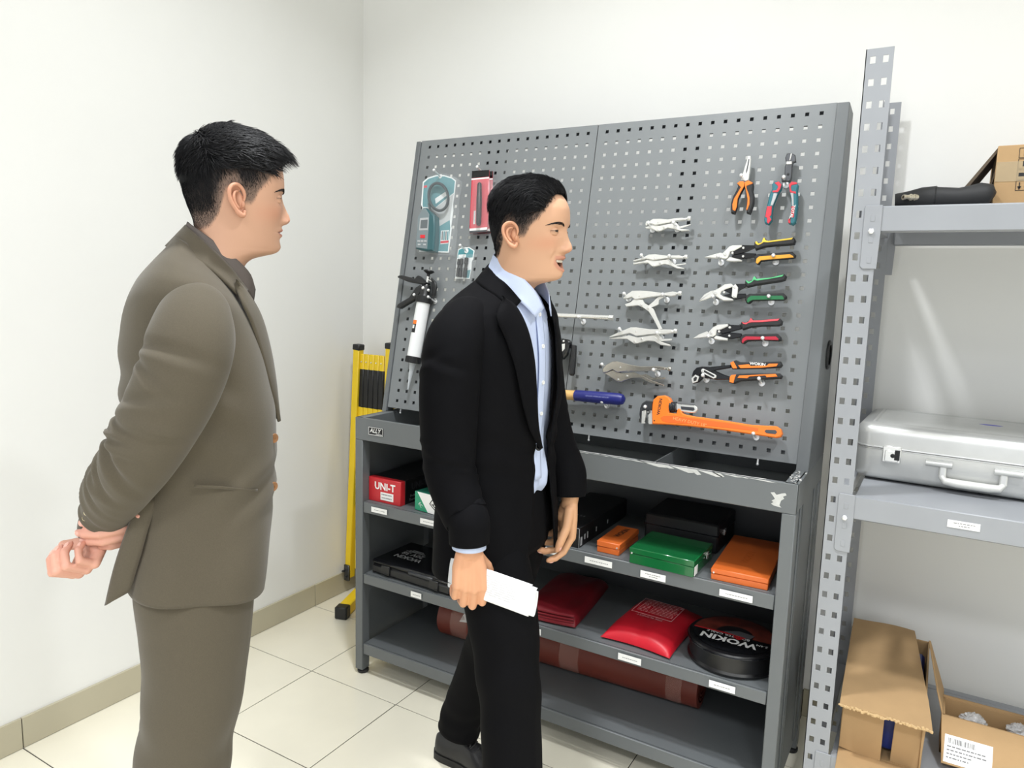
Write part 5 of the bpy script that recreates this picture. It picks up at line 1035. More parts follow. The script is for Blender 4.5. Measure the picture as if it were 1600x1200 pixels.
def strands(H, n, sample, comb, length, width, seed, name, m_, segs=6, lift=.3, grav=0., jit=.25, root=None):
    """tapered hair strands rooted on the scalp; everything in head coordinates"""
    rr = np.random.default_rng(seed); th, z = sample(rr, n); P = H.pt(th, z); e = .01
    Pt = H.pt(th + e, z) - P; Pz = H.pt(th, z + e * .08) - P; N = np.cross(Pt, Pz); N /= np.linalg.norm(N, axis=1)[:, None] + 1e-9
    ctr = np.stack([-.01 + 0 * th, 0 * th, .11 + 0 * th], -1); N *= np.sign(np.sum(N * (P - ctr), 1))[:, None]
    lk = np.stack([vnoise(P, seed + 40 + q, 150, 5) for q in range(3)], -1); D = comb(P, th, z) + rr.normal(size=P.shape) * jit * .5 + lk * jit * 1.6; D -= N * np.sum(D * N, 1)[:, None]; D /= np.linalg.norm(D, axis=1)[:, None] + 1e-9
    Ln = length(P, th, z) * rr.uniform(.7, 1.2, len(th)); d = D * (1 - lift) + N * lift; d /= np.linalg.norm(d, axis=1)[:, None]
    if root is not None: P = P + N * root(P, th, z)[:, None]
    pts = [P - N * .001]; cur = P.copy()
    for k in range(segs):
        cur = cur + d * (Ln / segs)[:, None]; pts.append(cur.copy()); d = d + D * .16 - N * .10 * (k > 0) + A(0, 0, -grav); d /= np.linalg.norm(d, axis=1)[:, None]
    K = segs + 1; S = np.cross(D, N); w_ = width * rr.uniform(.7, 1.3, len(th)); V = []
    for k in range(K):
        t = k / segs; ww = (w_ * (1 - .85 * t ** 1.5))[:, None]
        for a in range(3): q = 2 * math.pi * a / 3; V.append(pts[k] + S * ww * math.cos(q) + N * ww * .7 * math.sin(q))
    V = np.stack(V, 1); V = H.W(V.reshape(-1, 3)); m = len(th); st = K * 3
    base = [[k * 3 + a, k * 3 + (a + 1) % 3, (k + 1) * 3 + (a + 1) % 3, (k + 1) * 3 + a] for k in range(segs) for a in range(3)]
    F = (np.array(base)[None] + (np.arange(m) * st)[:, None, None]).reshape(-1, 4)
    mb = MB(); mb.v = V.tolist(); mb.f = F.tolist(); mb.m = [0] * len(F); o = obj(name, mb, m_, H.bd.o, normals=False, angle=180); o['kind'] = 'stuff'; return o
def hair_cap(H, thick, m_, seed, line):
    n = 150; th = np.linspace(-math.pi, math.pi, n, endpoint=False); TT = np.linspace(0, 1, 46); V = []
    hl = np.maximum(pchip(line[0], line[1], np.abs(th)), H.hairline(th) + .003)
    for t in TT: z = hl + (.2258 - hl) * t; V.append(np.stack([th, z], -1))
    V = np.array(V); P = H.pt(V[..., 0], V[..., 1]); ctr = A(-.012, 0, .10); N = P - ctr; N /= np.linalg.norm(N, axis=-1)[..., None]
    tk = thick(P, V[..., 0], V[..., 1]) * sm(0, .12, TT)[:, None]; nz = vnoise(P.reshape(-1, 3), seed, 260, 9).reshape(tk.shape) * .22 + vnoise(P.reshape(-1, 3), seed + 1, 90, 6).reshape(tk.shape) * .2
    Q = P + N * (tk * (1 + nz) - .0006)[..., None]; m = MB().grid(H.W(Q.reshape(-1, 3)).reshape(46, n, 3), True); m.f.append([45 * n + k for k in range(n)]); m.m.append(0)
    return obj('hair', m, m_, H.bd.o, angle=80)
def torso_rows(rows, n_rows, nth, edge=None, n=2.4, ang=None):
    """rows: zf zs zb xf xb w xc ; open front if edge(z) gives the half width of the opening per side"""
    R_ = np.array(rows, float); t = np.linspace(0, len(rows) - 1, n_rows); K = np.arange(len(rows)); C = np.stack([pchip(K, R_[:, k], t) for k in range(R_.shape[1])], 1)
    th = np.linspace(-math.pi, math.pi, nth, endpoint=False); G = []
    for (zf, zs, zb, xf, xb, w, xc) in C:
        if edge is not None:
            zc = zf; yl, yr = edge(zc)
            al = math.asin(min(max(yl / w, -.98), .98) ) if abs(yl) > 0 else 0; ar = math.asin(min(max(yr / w, -.98), .98))
            q = 2 / n; f = lambda y: math.copysign(math.asin(min(abs(y) / w, .99) ** (1 / q)), y)
            th = np.linspace(f(yl), 2 * math.pi + f(yr), nth)
        c, s_ = np.cos(th), np.sin(th); e = 2 / n
        x = xc + np.where(c > 0, xf - xc, xc - xb) * np.sign(c) * np.abs(c) ** e; y = w * np.sign(s_) * np.abs(s_) ** e; z = zs + (zf - zb) / 2 * c + ((zf + zb) / 2 - zs) * c * c
        G.append(np.stack([x, y, z], -1))
    return np.array(G)
def limb(path, nrow, nth, fold=None, flat=1., seed=0):
    """path rows: x y z r ; returns rings with folds"""
    Q = spline(path, nrow); P = Q[:, :3]; r = Q[:, 3]; T = np.gradient(P, axis=0); T /= np.linalg.norm(T, axis=1)[:, None]; e = A(1, 0, 0) if abs(T[0][0]) < .9 else A(0, 1, 0); G = []; th = np.linspace(0, 2 * math.pi, nth, endpoint=False)
    for i in range(nrow):
        e = nrm(e - T[i] * np.dot(e, T[i])); g = np.cross(T[i], e); s_ = i / (nrow - 1); rr_ = r[i] * np.ones(nth)
        if fold: rr_ = rr_ + fold(s_, th, i)
        G.append(P[i] + np.outer(np.cos(th) * rr_, e) + np.outer(np.sin(th) * rr_ * flat, g))
    return np.array(G)
def cloth(bd, name, grids, m_, closed, thick=.0025, wr=0., seed=0, freq=22, caps=(), label=None, fn=None):
    mb = MB()
    for G, cl in zip(grids, closed):
        sh = G.shape
        Q = G.reshape(-1, 3)
        if wr or fn:
            gu = np.gradient(G, axis=0); gv = np.gradient(G, axis=1); N = np.cross(gu, gv); N /= np.linalg.norm(N, axis=-1)[..., None] + 1e-9; cen = G.mean(1, keepdims=True); N *= np.sign(np.sum(N * (G - cen), -1))[..., None]
            dsp = wr * vnoise(Q * A(1, 1, .55), seed, freq, 8).reshape(sh[:2])
            if fn: dsp = dsp + fn(G)
            Q = (G + N * dsp[..., None]).reshape(-1, 3)
        mb.grid(bd.W(Q).reshape(sh), cl)
    o = obj(name, mb, m_, bd.o, angle=75)
    if label: o['label'] = label
    if thick:
        md = o.modifiers.new('thickness', 'SOLIDIFY'); md.thickness = thick; md.offset = -1
    return o
def remesh(mb, vox, smooth=6):
    me = bpy.data.meshes.new('r'); me.from_pydata(mb.v, [], mb.f); bm = bmesh.new(); bm.from_mesh(me); bmesh.ops.recalc_face_normals(bm, faces=bm.faces); bm.to_mesh(me); bm.free()
    o = bpy.data.objects.new('r', me); COL.objects.link(o); md = o.modifiers.new('v', 'REMESH'); md.mode = 'VOXEL'; md.voxel_size = vox
    s_ = o.modifiers.new('s', 'SMOOTH'); s_.factor = .5; s_.iterations = smooth
    bpy.context.view_layer.update(); ev = o.evaluated_get(bpy.context.evaluated_depsgraph_get()).to_mesh(); V = np.array([v.co[:] for v in ev.vertices]); F = [list(p.vertices) for p in ev.polygons]
    bpy.data.objects.remove(o, do_unlink=True); bpy.data.meshes.remove(me); return V, F
def hand(bd, Wp, d, n, side, curls, thumb, skin, fore, scale=1., spread=(.10, .02, -.05, -.12), nails=None):
    """d: wrist to knuckles, n: out of the palm; curls: 4 x (knuckle, middle, end) in degrees"""
    d = nrm(d); n = nrm(np.asarray(n) - d * np.dot(n, d)); t = side * np.cross(d, n); Wp = np.asarray(Wp, float); k = scale; m = MB(); tips = []
    seg = [(.043, .026, .022), (.047, .030, .023), (.044, .028, .023), (.034, .021, .020)]; off = [(.088, .029), (.092, .0095), (.087, -.0095), (.078, -.027)]; rad = [.0094, .0096, .0092, .0082]
    m.tube([Wp + np.asarray(fore) * .04, Wp + np.asarray(fore) * .02, Wp, Wp + d * .02], [(.026 * k, .022 * k), (.0262 * k, .021 * k), (.0262 * k, .020 * k), (.025 * k, .017 * k)], 18, up=t)
    for i in range(4):
        K = Wp + d * off[i][0] * k + t * off[i][1] * k - n * .003
        m.tube([Wp + t * off[i][1] * .55 * k + d * .006, Wp + d * off[i][0] * .5 * k + t * off[i][1] * .85 * k, K], [.0135 * k, .0138 * k, .0112 * k], 12); m.ball(K, .0112 * k, 12, 8)
        ax = nrm(d + t * spread[i]); ang = 0.; p = K; q = [p]; r_ = [rad[i] * 1.06]
        nn = nrm(n - ax * np.dot(n, ax))
        for j in range(3):
            ang += math.radians(curls[i][j]); v = ax * math.cos(ang) + nn * math.sin(ang); p2 = p + v * seg[i][j] * k
            q += [p + v * seg[i][j] * k * .5, p2]; r_ += [rad[i] * (1.0, .92, .86)[j], rad[i] * (1.0, .93, .62)[j]]; p = p2; last = v
        m.tube(q, [x * k for x in r_], 12); m.ball(p - last * .002, rad[i] * .64 * k, 10, 8)
        for a in q[::2]: m.ball(a, rad[i] * .96 * k if a is not q[-1] else rad[i] * .6 * k, 10, 8)
        dors = -(nn * math.cos(ang) - ax * math.sin(ang)); tips.append((p - last * .0095 * k, last, nrm(dors), rad[i] * k))
    p = Wp + d * .022 * k + t * .020 * k + n * .008 * k; q = [p]; tl = (.043, .034, .027); tr = [.0145, .0125, .0115, .0112, .0105, .0102, .0068]
    for j in range(3):
        v = nrm(d * thumb[j][0] + t * thumb[j][1] + n * thumb[j][2]); q += [p + v * tl[j] * k * .5, p + v * tl[j] * k]; p = p + v * tl[j] * k
    m.tube(q, [x * k for x in tr], 12); m.ball(p, .0068 * k, 10, 8); m.ball(q[0], .0145 * k, 12, 8); m.ball(q[2], .0118 * k, 12, 8); m.ball(q[4], .0105 * k, 12, 8)
    m.ball((Wp + d * .04 * k + t * .018 * k + n * .009 * k), (.016 * k,) * 3, 12, 8); m.ball((Wp + d * .045 * k - t * .018 * k + n * .007 * k), (.016 * k,) * 3, 12, 8); m.tube([Wp + d * .012 * k, Wp + d * .075 * k], [(.028 * k, .0125 * k), (.034 * k, .0115 * k)], 16, up=t)
    tn = nrm(-n * .5 + t * .5 - np.dot(-n * .5 + t * .5, v) * v); tips.append((p - v * .008 * k, v, tn, .0100 * k))
    V, F = remesh(m, .0022); Wd = bd.W(V); c_ = np.tile(L3(skin), (len(V), 1)); tipw = np.zeros(len(V))
    for tp, *_ in tips: tipw = np.maximum(tipw, np.exp(-(np.linalg.norm(V - tp, axis=1) / .018) ** 2))
    c_ = c_ * (1 - tipw[:, None] * A(.01, .09, .08)) * (1 + .05 * vnoise(V, 5, 160))[:, None]; bd.skin(Wd, F, c_)
    if nails is not None:
        for tp, v, dn, r_ in tips:
            m2 = MB(); rot = np.array([nrm(np.cross(v, dn)), v, dn]).T; m2.ball(tp + dn * r_ * .62, (r_ * .62, r_ * .85, r_ * .30), 12, 8, rot=rot); m2.v = [tuple(x) for x in bd.W(np.array(m2.v))]; nails.append(m2)
    return tips
def button(bd, name, p, n, r, m_, parent=None):
    n = nrm(n); e = nrm(np.cross(n, A(0, 0, 1) if abs(n[2]) < .9 else X)); g = np.cross(n, e); f = (bd.W(p), bd.R @ e, bd.R @ g, bd.R @ n)
    return obj(name, MB().lathe([(0, 0), (r, 0), (r, .0016), (r * .88, .0028), (r * .66, .0020), (0, .0018)], f, 20, cap=False).lathe([(r * .12, .002), (r * .3, .0026), (r * .12, .0030)], f, 8, cap=False), m_, parent or bd.o)
def shoe(bd, heel, toe, m_up, m_sole, tilt=0., lace=True, side=1):
    """heel and toe: ground points in the local frame"""
    h, t = np.asarray(heel, float), np.asarray(toe, float); ex = nrm(t - h); L_ = np.linalg.norm(t - h); ey = nrm(np.cross(A(0, 0, 1), ex)); ez = np.cross(ex, ey); Wl = lambda x, y, z: h + ex * x + ey * y + ez * z
    st = np.linspace(0, 1, 26); hw = pchip([0, .04, .15, .35, .6, .78, .92, 1], [.012, .028, .034, .033, .044, .046, .034, .010], st); G = []
    ht = pchip([0, .03, .12, .25, .38, .5, .62, .8, .94, 1], [.062, .072, .074, .078, .088, .082, .066, .052, .040, .030], st)
    up = []
    for s_, w_, hh in zip(st, hw, ht):
        a = np.linspace(0, math.pi, 15); up.append([Wl(s_ * L_, w_ * np.cos(q) * (1 - .25 * math.sin(q) ** 3), .020 + (hh - .020) * math.sin(q) ** .8) for q in a])
    G = np.array(up); m = MB(); m.v = [tuple(x) for x in bd.W(G.reshape(-1, 3))]; m.f = grid_faces(26, 15, False); m.m = [0] * len(m.f); u_ = obj('shoe', m, m_up, bd.o, angle=70)
    sol = MB(); P = [Wl(s_ * L_ + (-.004 if s_ == 0 else .004 if s_ == 1 else 0), w_ + .004, 0) for s_, w_ in zip(st, hw)] + [Wl(s_ * L_, -w_ - .004, 0) for s_, w_ in zip(st[::-1], hw[::-1])]
    n = len(P); lo = bd.W(np.array(P)); hi = bd.W(np.array(P) + ez * .022); sol.add(list(lo) + list(hi), [[i, (i + 1) % n, n + (i + 1) % n, n + i] for i in range(n)] + [list(range(n)), [n + i for i in range(n)]]); obj('sole', sol, m_sole, u_)
    if lace:
        m = MB()
        for k in range(4): x = (.44 + .055 * k) * L_; zz = float(np.interp(x / L_, st, ht)) + .002; m.tube(bd.W(np.array([Wl(x - .006, .02, zz - .010), Wl(x, .008, zz), Wl(x + .004, -.008, zz), Wl(x - .004, -.02, zz - .010)])), .0022, 8)
        zz = .092; lp = [Wl(.42 * L_, 0, zz - .004), Wl(.43 * L_, .012, zz + .014), Wl(.46 * L_, .020, zz + .022), Wl(.48 * L_, .016, zz + .010), Wl(.44 * L_, .002, zz - .002)]; m.tube(bd.W(spline(lp, 18)), .0017, 8); lp = [Wl(.42 * L_, 0, zz - .004), Wl(.45 * L_, -.014, zz + .004), Wl(.50 * L_, -.026, zz - .004), Wl(.47 * L_, -.02, zz - .014)]; m.tube(bd.W(spline(lp, 14)), .0017, 8)
        obj('shoelace', m, M_ink, u_)
    return u_
def strip(bd, name, ctr, wid, nor, m_, thick=.003, wavy=0., parent=None, label=None):
    """a ribbon of cloth (lapel, collar, flap): centre line, half-width vectors, outward lift"""
    C = np.array(ctr, float); Wv = np.array(wid, float); N = np.array(nor, float); k = 7; G = np.stack([C + Wv * s_ + N * (1 - s_ * s_)[..., None] if 0 else C + Wv * s_ + N * (1 - s_ ** 2) for s_ in np.linspace(-1, 1, k)], 1)
    mb = MB().grid(bd.W(G.reshape(-1, 3)).reshape(G.shape), False); o = obj(name, mb, m_, parent or bd.o, angle=70, normals=True); md = o.modifiers.new('thickness', 'SOLIDIFY'); md.thickness = thick; md.offset = 0
    if label: o['label'] = label
    return o
M_skin = mat('skin', (205, 160, 130), .48, attr='tone', bump=(900, .08), spec=.35)
M_hair = mat('black_hair', (22, 22, 25), .55, spec=.3); M_cap = mat('hair_under', (17, 17, 19), .85, spec=.15)
M_nail = mat('fingernail', (226, 172, 156), .3)
# ---------------------------------------------------------------- man in the brown suit
SK1 = (203, 159, 133)
B1 = Body('man in brown suit standing with hands clasped behind back', (1.09, -1.57), 53)
H1 = Head(B1, (.002, 0, 1.488), 10, 0, 0, ear=.9); H1.lids = (17, 10); H1.gaze = A(1, -.35, .02)
H1.build(SK1, (176, 104, 92), None, ((96, 82, 74), .018))
nl1 = []
SR = [(-.072, -.140, 1.385, .046), (-.075, -.174, 1.372, .060), (-.082, -.203, 1.330, .070), (-.102, -.218, 1.265, .070), (-.138, -.216, 1.19, .067), (-.170, -.198, 1.130, .062), (-.206, -.155, 1.070, .055), (-.228, -.110, 1.018, .046), (-.244, -.086, .984, .040), (-.249, -.077, .968, .037)]
SL = [(-.072, .140, 1.385, .046), (-.075, .174, 1.372, .060), (-.082, .203, 1.330, .070), (-.105, .220, 1.265, .070), (-.150, .216, 1.17, .066), (-.190, .190, 1.09, .060), (-.212, .130, 1.035, .052), (-.214, .06, 1.005, .044), (-.208, -.005, .99, .037)]
LG1 = {sd: [(-.092, sd * .085, .97, .100), (-.094, sd * .092, .86, .106), (-.095, sd * .094, .765, .100), (-.100, sd * .094, .67, .093), (-.110, sd * .094, .59, .089), (-.124, sd * .094, .49, .086), (-.134, sd * .095, .30, .084), (-.140, sd * .097, .14, .092), (-.138, sd * .098, .045, .098)] for sd in (-1, 1)}
HS1 = (212, 158, 138)
hand(B1, (-.246, -.076, .966), (-.34, -.74, -.58), (-.58, -.18, .80), 1, [(62, 78, 42), (64, 78, 42), (66, 78, 42), (68, 78, 42)], [(.30, .80, .5), (.55, .65, -.45), (.75, .35, -.6)], HS1, nrm(A(.28, -.53, .80)), .88, spread=(.05, .01, -.03, -.08), nails=nl1)
hand(B1, (-.200, -.058, .994), (-.03, -1, -.14), (-1, .05, -.08), -1, [(78, 34, 26), (78, 34, 26), (76, 34, 26), (74, 34, 26)], [(.7, .35, -.3), (.9, .1, -.4), (.9, .0, -.5)], HS1, nrm(A(-.08, 1, .15)), .88, spread=(.07, .02, -.03, -.09), nails=nl1)
def under(bd, paths, k, col):
    for p in paths:
        q = [(a, b, c_, r_ * k) for a, b, c_, r_ in p]; G = limb(q, 24, 20); bd.skin(bd.W(G.reshape(-1, 3)), grid_faces(24, 20), np.tile(L3(col), (480, 1)))
under(B1, [SR, SL, LG1[-1], LG1[1]], .55, SK1); under(B1, [[(-.07, 0, 1.42, .06), (-.085, 0, 1.3, .09), (-.08, 0, 1.1, .09), (-.09, 0, .9, .09)]], 1, SK1)
B1.finish(M_skin)
for nl in nl1[:]: pass
m = MB()
for q in nl1: m.add(q.v, q.f)
obj('fingernails', m, M_nail, B1.o)['kind'] = 'stuff'
H1.brow(-1, M_hair, .0036); H1.brow(1, M_hair, .0036)
hair_cap(H1, lambda P, th, z: (.0010 + .0100 * sm(.150, .190, z)) + .0050 * sm(2.0, 2.8, np.abs(th)) * sm(.06, .11, z) * sm(.2, .15, z), M_cap, 11, ([0, .5, .9, 1.2, 1.7, 2.1, 2.6, 3.15], [.188, .186, .178, .172, .162, .140, .118, .112]))
def samp_top(rr, n):
    th, z = scalp(rr, n * 3, .152); k = z > H1.hairline(th) + .002; return th[k][:n], z[k][:n]
strands(H1, 9000, samp_top, lambda P, th, z: np.stack([1 - 1.3 * sm(-.045, -.075, P[:, 0]), .25 * np.sin(P[:, 1] * 90), .05 - .5 * sm(.03, .08, P[:, 0]) - 1. * sm(-.045, -.075, P[:, 0])], -1), lambda P, th, z: .024 + .026 * sm(-.02, .07, P[:, 0]) * sm(.165, .2, z), .0010, 5, 'hair_strands', M_hair, lift=.42, grav=.03, jit=.36, root=lambda P, th, z: .0085 * sm(.155, .195, z))
def samp_side(rr, n):
    th = rr.uniform(-math.pi, math.pi, n * 4); z = rr.uniform(.03, .185, n * 4); hl = H1.hairline(th); bk = np.abs(th) > 2.0
    k = (z > hl) & (rr.uniform(0, 1, n * 4) < np.where(bk, sm(-.01, .05, z - hl) + .1, sm(.0, .055, z - hl) ** 1.3 + .06)); return th[k][:n], z[k][:n]
strands(H1, 15000, samp_side, lambda P, th, z: np.stack([.2 * np.ones_like(th), 0 * th, -1 + 0 * th], -1), lambda P, th, z: .003 + .010 * sm(.10, .17, z) + .007 * (np.abs(th) > 2.1) * sm(.06, .10, z), .00028, 6, 'hair_strands', M_hair, 3, .22)
M_suit1 = mat('brown_wool', (85, 78, 65), .85, noise=(420, .07), bump=(900, .12), sheen=.15, spec=.25); M_shirt1 = mat('taupe_shirt', (92, 84, 80), .7, noise=(300, .05)); M_btn1 = mat('horn_button', (140, 98, 62), .35, noise=(90, .2)); M_btnl = mat('pale_button', (206, 192, 150), .3)
J1 = [(.828, .853, .868, .036, -.226, .205, -.09), (.88, .895, .905, .046, -.220, .202, -.085), (.96, .96, .96, .057, -.212, .193, -.08), (1.04, 1.04, 1.04, .063, -.208, .187, -.08), (1.10, 1.10, 1.10, .067, -.206, .185, -.08), (1.17, 1.17, 1.17, .066, -.208, .189, -.08), (1.23, 1.23, 1.23, .057, -.211, .194, -.08), (1.29, 1.29, 1.29, .046, -.211, .196, -.08), (1.34, 1.345, 1.345, .031, -.206, .195, -.082), (1.37, 1.395, 1.39, .018, -.195, .200, -.085), (1.385, 1.425, 1.428, .008, -.178, .192, -.085), (1.392, 1.447, 1.465, .003, -.150, .162, -.08), (1.396, 1.465, 1.494, .002, -.124, .112, -.07), (1.40, 1.478, 1.512, .004, -.110, .074, -.06)]
def edge1(z): a = float(np.interp(z, [.8, .9, 1.0, 1.14, 1.2, 1.30, 1.40], [.05, .022, .004, .003, .016, .040, .056])); return a * .6 - .012 * (z < 1.15), -a - .004 * (z < 1.15)
def drape1(G):
    x, y, z = G[..., 0], G[..., 1], G[..., 2]; lowz = sm(1.05, .85, z); s_ = .009 * lowz * np.sin(x * 38 + 1.2) * sm(.0, .1, np.abs(y))
    s_ += .005 * gs(z, 1.18, .10) * np.sin(z * 75 + x * 40) * sm(.02, -.05, x) + .004 * gs(z, 1.04, .05) * np.sin(z * 90 - x * 55) * sm(-.1, .04, x)
    return s_ - .010 * gs(x, -.05, .05) * gs(z, 1.30, .08) * sm(.1, .16, np.abs(y))
G = torso_rows(J1, 90, 130, edge1); jk1 = cloth(B1, 'jacket', [G], M_suit1, [False], .004, .0028, 21, 26, fn=drape1)
def fold1(seed, e0=.56, amp=.006, side=(1.2, 3.6), num=12):
    """diagonal creases around the elbow and near the cuff"""
    rr = np.random.default_rng(seed); cr = []
    for k in range(num): cr.append((rr.normal(e0, .12) if k % 4 else rr.uniform(.85, .97) if k % 8 else rr.uniform(.18, .3), rr.uniform(*side), rr.uniform(.009, .018), rr.uniform(-.06, .06), rr.uniform(.6, 1.3), amp * rr.uniform(.5, 1.1) * (1 if rr.uniform() < .62 else -1)))
    def f(s_, th, i):
        v = np.zeros_like(th)
        for s0, t0, sg_, sl, wd, am in cr:
            dt = np.mod(th - t0 + math.pi, 2 * math.pi) - math.pi; x = (s_ - s0 - sl * dt) / sg_; v += am * (np.exp(-x * x) - .55 * np.exp(-((x - 1.7) / 1.1) ** 2)) * np.exp(-(dt / wd) ** 2)
        return v
    return f
s1 = cloth(B1, 'sleeve', [limb(SR, 150, 72, fold1(4, .56, .0062, (1.2, 3.6), 16))], M_suit1, [True], .004, .0022, 31, 30); s2 = cloth(B1, 'sleeve', [limb(SL, 80, 48, fold1(7))], M_suit1, [True], .004, .0022, 32, 30)
for k in range(3):
    c_ = A(-.244, -.086, .984) + (A(-.228, -.110, 1.018) - A(-.244, -.086, .984)) * (.45 + .36 * k); d_ = nrm(A(-.66, -.74, .12)); button(B1, 'cuff_button', c_ + d_ * (.0435 + .0022 * k), d_, .0062, M_btnl)
# collar, lapels, shirt
def ring_strip(bd, name, pts, m_, thick, n=40):
    """pts rows: centre xyz, half width vector xyz (right side, back to front); mirrored to the left"""
    P = np.array(pts, float); L_ = P[::-1].copy(); L_[:, 1] *= -1; L_[:, 4] *= -1; Q = spline(np.vstack([P, L_[1:]]) if abs(P[-1, 1]) < 1e-6 else np.vstack([P, L_]), n)
    return strip(bd, name, Q[:, :3], Q[:, 3:6], np.zeros((n, 3)) , m_, thick)
ring_strip(B1, 'jacket_collar', [(.012, -.070, 1.405, .004, .014, .012), (-.018, -.083, 1.443, .004, .018, .016), (-.055, -.082, 1.478, .003, .020, .020), (-.092, -.058, 1.503, .012, .014, .021), (-.108, 0, 1.515, .0185, 0, .021)], M_suit1, .0035)
ring_strip(B1, 'shirt_collar', [(.030, -.018, 1.405, .002, .004, .012), (.018, -.045, 1.432, .002, .004, .018), (-.020, -.062, 1.468, .002, .005, .019), (-.062, -.056, 1.500, .005, .004, .018), (-.088, -.03, 1.519, .006, .002, .018), (-.093, 0, 1.524, .007, 0, .018)], M_shirt1, .003)
for sd in (-1, 1):
    lp = [(-.012, sd * .088, 1.432, .003, sd * .010, .004), (.006, sd * .086, 1.402, .006, sd * -.024, .010), (.026, sd * .072, 1.36, .010, sd * -.026, .008), (.043, sd * .056, 1.30, .010, sd * -.024, .006), (.058, sd * .036, 1.225, .007, sd * -.017, .004), (.069, sd * .010, 1.150, .002, sd * -.004, .001)]
    Q = spline(lp, 30); strip(B1, 'lapel', Q[:, :3] + A(.004, 0, 0), Q[:, 3:6], np.tile(A(.003, sd * .002, 0), (30, 1)), M_suit1, .0035)
RS = [(z0, z0, z0, xf - .008, xb + .02, w - .02, xc) for z0, xf, xb, w, xc in ((1.0, .058, -.2, .185, -.08), (1.15, .060, -.2, .185, -.08), (1.25, .046, -.2, .185, -.08), (1.33, .026, -.19, .175, -.08), (1.38, .014, -.16, .14, -.07), (1.415, .010, -.13, .085, -.05))]
cloth(B1, 'shirt', [torso_rows(RS, 30, 60)], M_shirt1, [True], .002)
for z_, x_ in ((1.130, .0705), (1.033, .068)): button(B1, 'jacket_button', A(x_ - .0125, -.086, z_), A(.55, -.83, 0), .0095, M_btn1)
strip(B1, 'vent_flap', spline([(-.160, -.158, 1.05), (-.184, -.162, .98), (-.202, -.158, .92), (-.216, -.152, .868)], 16), spline([(.016, -.004, .0), (.018, -.004, .004), (.021, -.006, .008), (.021, -.008, .014)], 16), np.tile(A(-.003, -.005, 0), (16, 1)), M_suit1, .004)
strip(B1, 'pocket_welt', spline([(-.085, -.1945, 1.075), (-.045, -.190, 1.068), (-.005, -.170, 1.055), (.022, -.145, 1.045)], 14), np.tile(A(0, -.001, .0022), (14, 1)), np.tile(A(0, -.001, 0), (14, 1)), M_suit1, .003)
def foldt(seed, amp=.005):
    rr = np.random.default_rng(seed); ph = rr.uniform(0, 6, 5)
    return lambda s_, th, i: amp * (.7 * math.exp(-((s_ - .50) / .14) ** 2) * np.sin(s_ * 40 + 2 * np.cos(th + ph[0])) + .6 * math.exp(-((s_ - .96) / .10) ** 2) * np.sin(s_ * 70 + 2 * np.cos(th + ph[1])) + .5 * np.cos(3 * th + ph[2] + 5 * s_) + .8 * np.exp(-((np.mod(th - .2 + math.pi, 2 * math.pi) - math.pi) / .12) ** 2))
legs = [limb(LG1[sd], 90, 56, foldt(3 + sd)) for sd in (-1, 1)]
hip = torso_rows([(.80, .80, .80, .006, -.205, .165, -.09), (.86, .86, .86, .02, -.208, .175, -.09), (.95, .95, .95, .035, -.20, .172, -.085), (1.04, 1.04, 1.04, .05, -.19, .168, -.08)], 20, 60)
cloth(B1, 'trousers', legs + [hip], M_suit1, [True, True, True], .003, .0022, 41, 20)
M_leather = mat('black_leather', (26, 26, 28), .32, noise=(60, .1), bump=(260, .1)); M_soleb = mat('black_sole', (18, 18, 19), .6)
for sd in (-1, 1): shoe(B1, (-.215, sd * .095, 0), (.075, sd * .125, 0), M_leather, M_soleb)

# ---------------------------------------------------------------- man in the black suit
SK2 = (206, 161, 130)
B2 = Body('man in black suit and pale blue shirt holding folded papers', (1.45, -1.06), 0)
H2 = Head(B2, (.012, .0, 1.4605), 7, 1.5, 0, jaw=.013, smile=1., wide=.98, sz=.96, ear=.88); H2.lids = (14, 7); H2.gaze = A(1, -.25, -.15)
H2.build(SK2, (184, 112, 98), None, ((78, 66, 60), .008))
nl2 = []
Rv, Fv = A(.86, .51, 0), A(-.51, .86, 0)
hw = at(733, 857, 'y', -1.285); hwl = (hw - B2.b)
hand(B2, hwl, nrm(Rv * .02 - Z), nrm(Fv * .95 - Rv * .25), 1, [(20, 62, 40), (22, 60, 40), (22, 60, 40), (24, 58, 40)], [(.75, .62, .45), (.80, .35, .55), (.70, .25, .6)], (214, 158, 122), nrm(-Rv * .10 + Z), 1.02, spread=(.06, .02, -.02, -.06), nails=nl2)
hl_ = at(890, 782, 'y', -.905); hll = hl_ - B2.b
hand(B2, hll, nrm(-Rv * .10 - Z - Fv * .02), nrm(-Rv * .9 - Fv * .45), -1, [(30, 28, 18), (44, 40, 25), (50, 46, 28), (52, 48, 28)], [(.85, .45, .35), (.9, .2, .45), (.9, .05, .35)], (206, 158, 120), nrm(Rv * .10 + Z), 1.0, nails=nl2)
SR2 = [(-.052, -.110, 1.372, .042), (-.054, -.150, 1.358, .056), (-.056, -.190, 1.312, .066), (-.056, -.208, 1.22, .066), (-.054, -.212, 1.12, .062), (-.046, -.213, 1.03, .057), (hwl[0] - .018, hwl[1] + .006, .945, .050), (hwl[0] - .003, hwl[1], hwl[2] + .06, .046), (hwl[0], hwl[1], hwl[2] + .014, .0435)]
SL2 = [(-.052, .105, 1.372, .042), (-.054, .142, 1.358, .054), (-.054, .176, 1.312, .060), (-.044, .186, 1.22, .057), (-.022, .186, 1.12, .053), (.012, .180, 1.03, .049), (hll[0] - .008, hll[1] + .008, .965, .045), (hll[0], hll[1], hll[2] + .012, .041)]
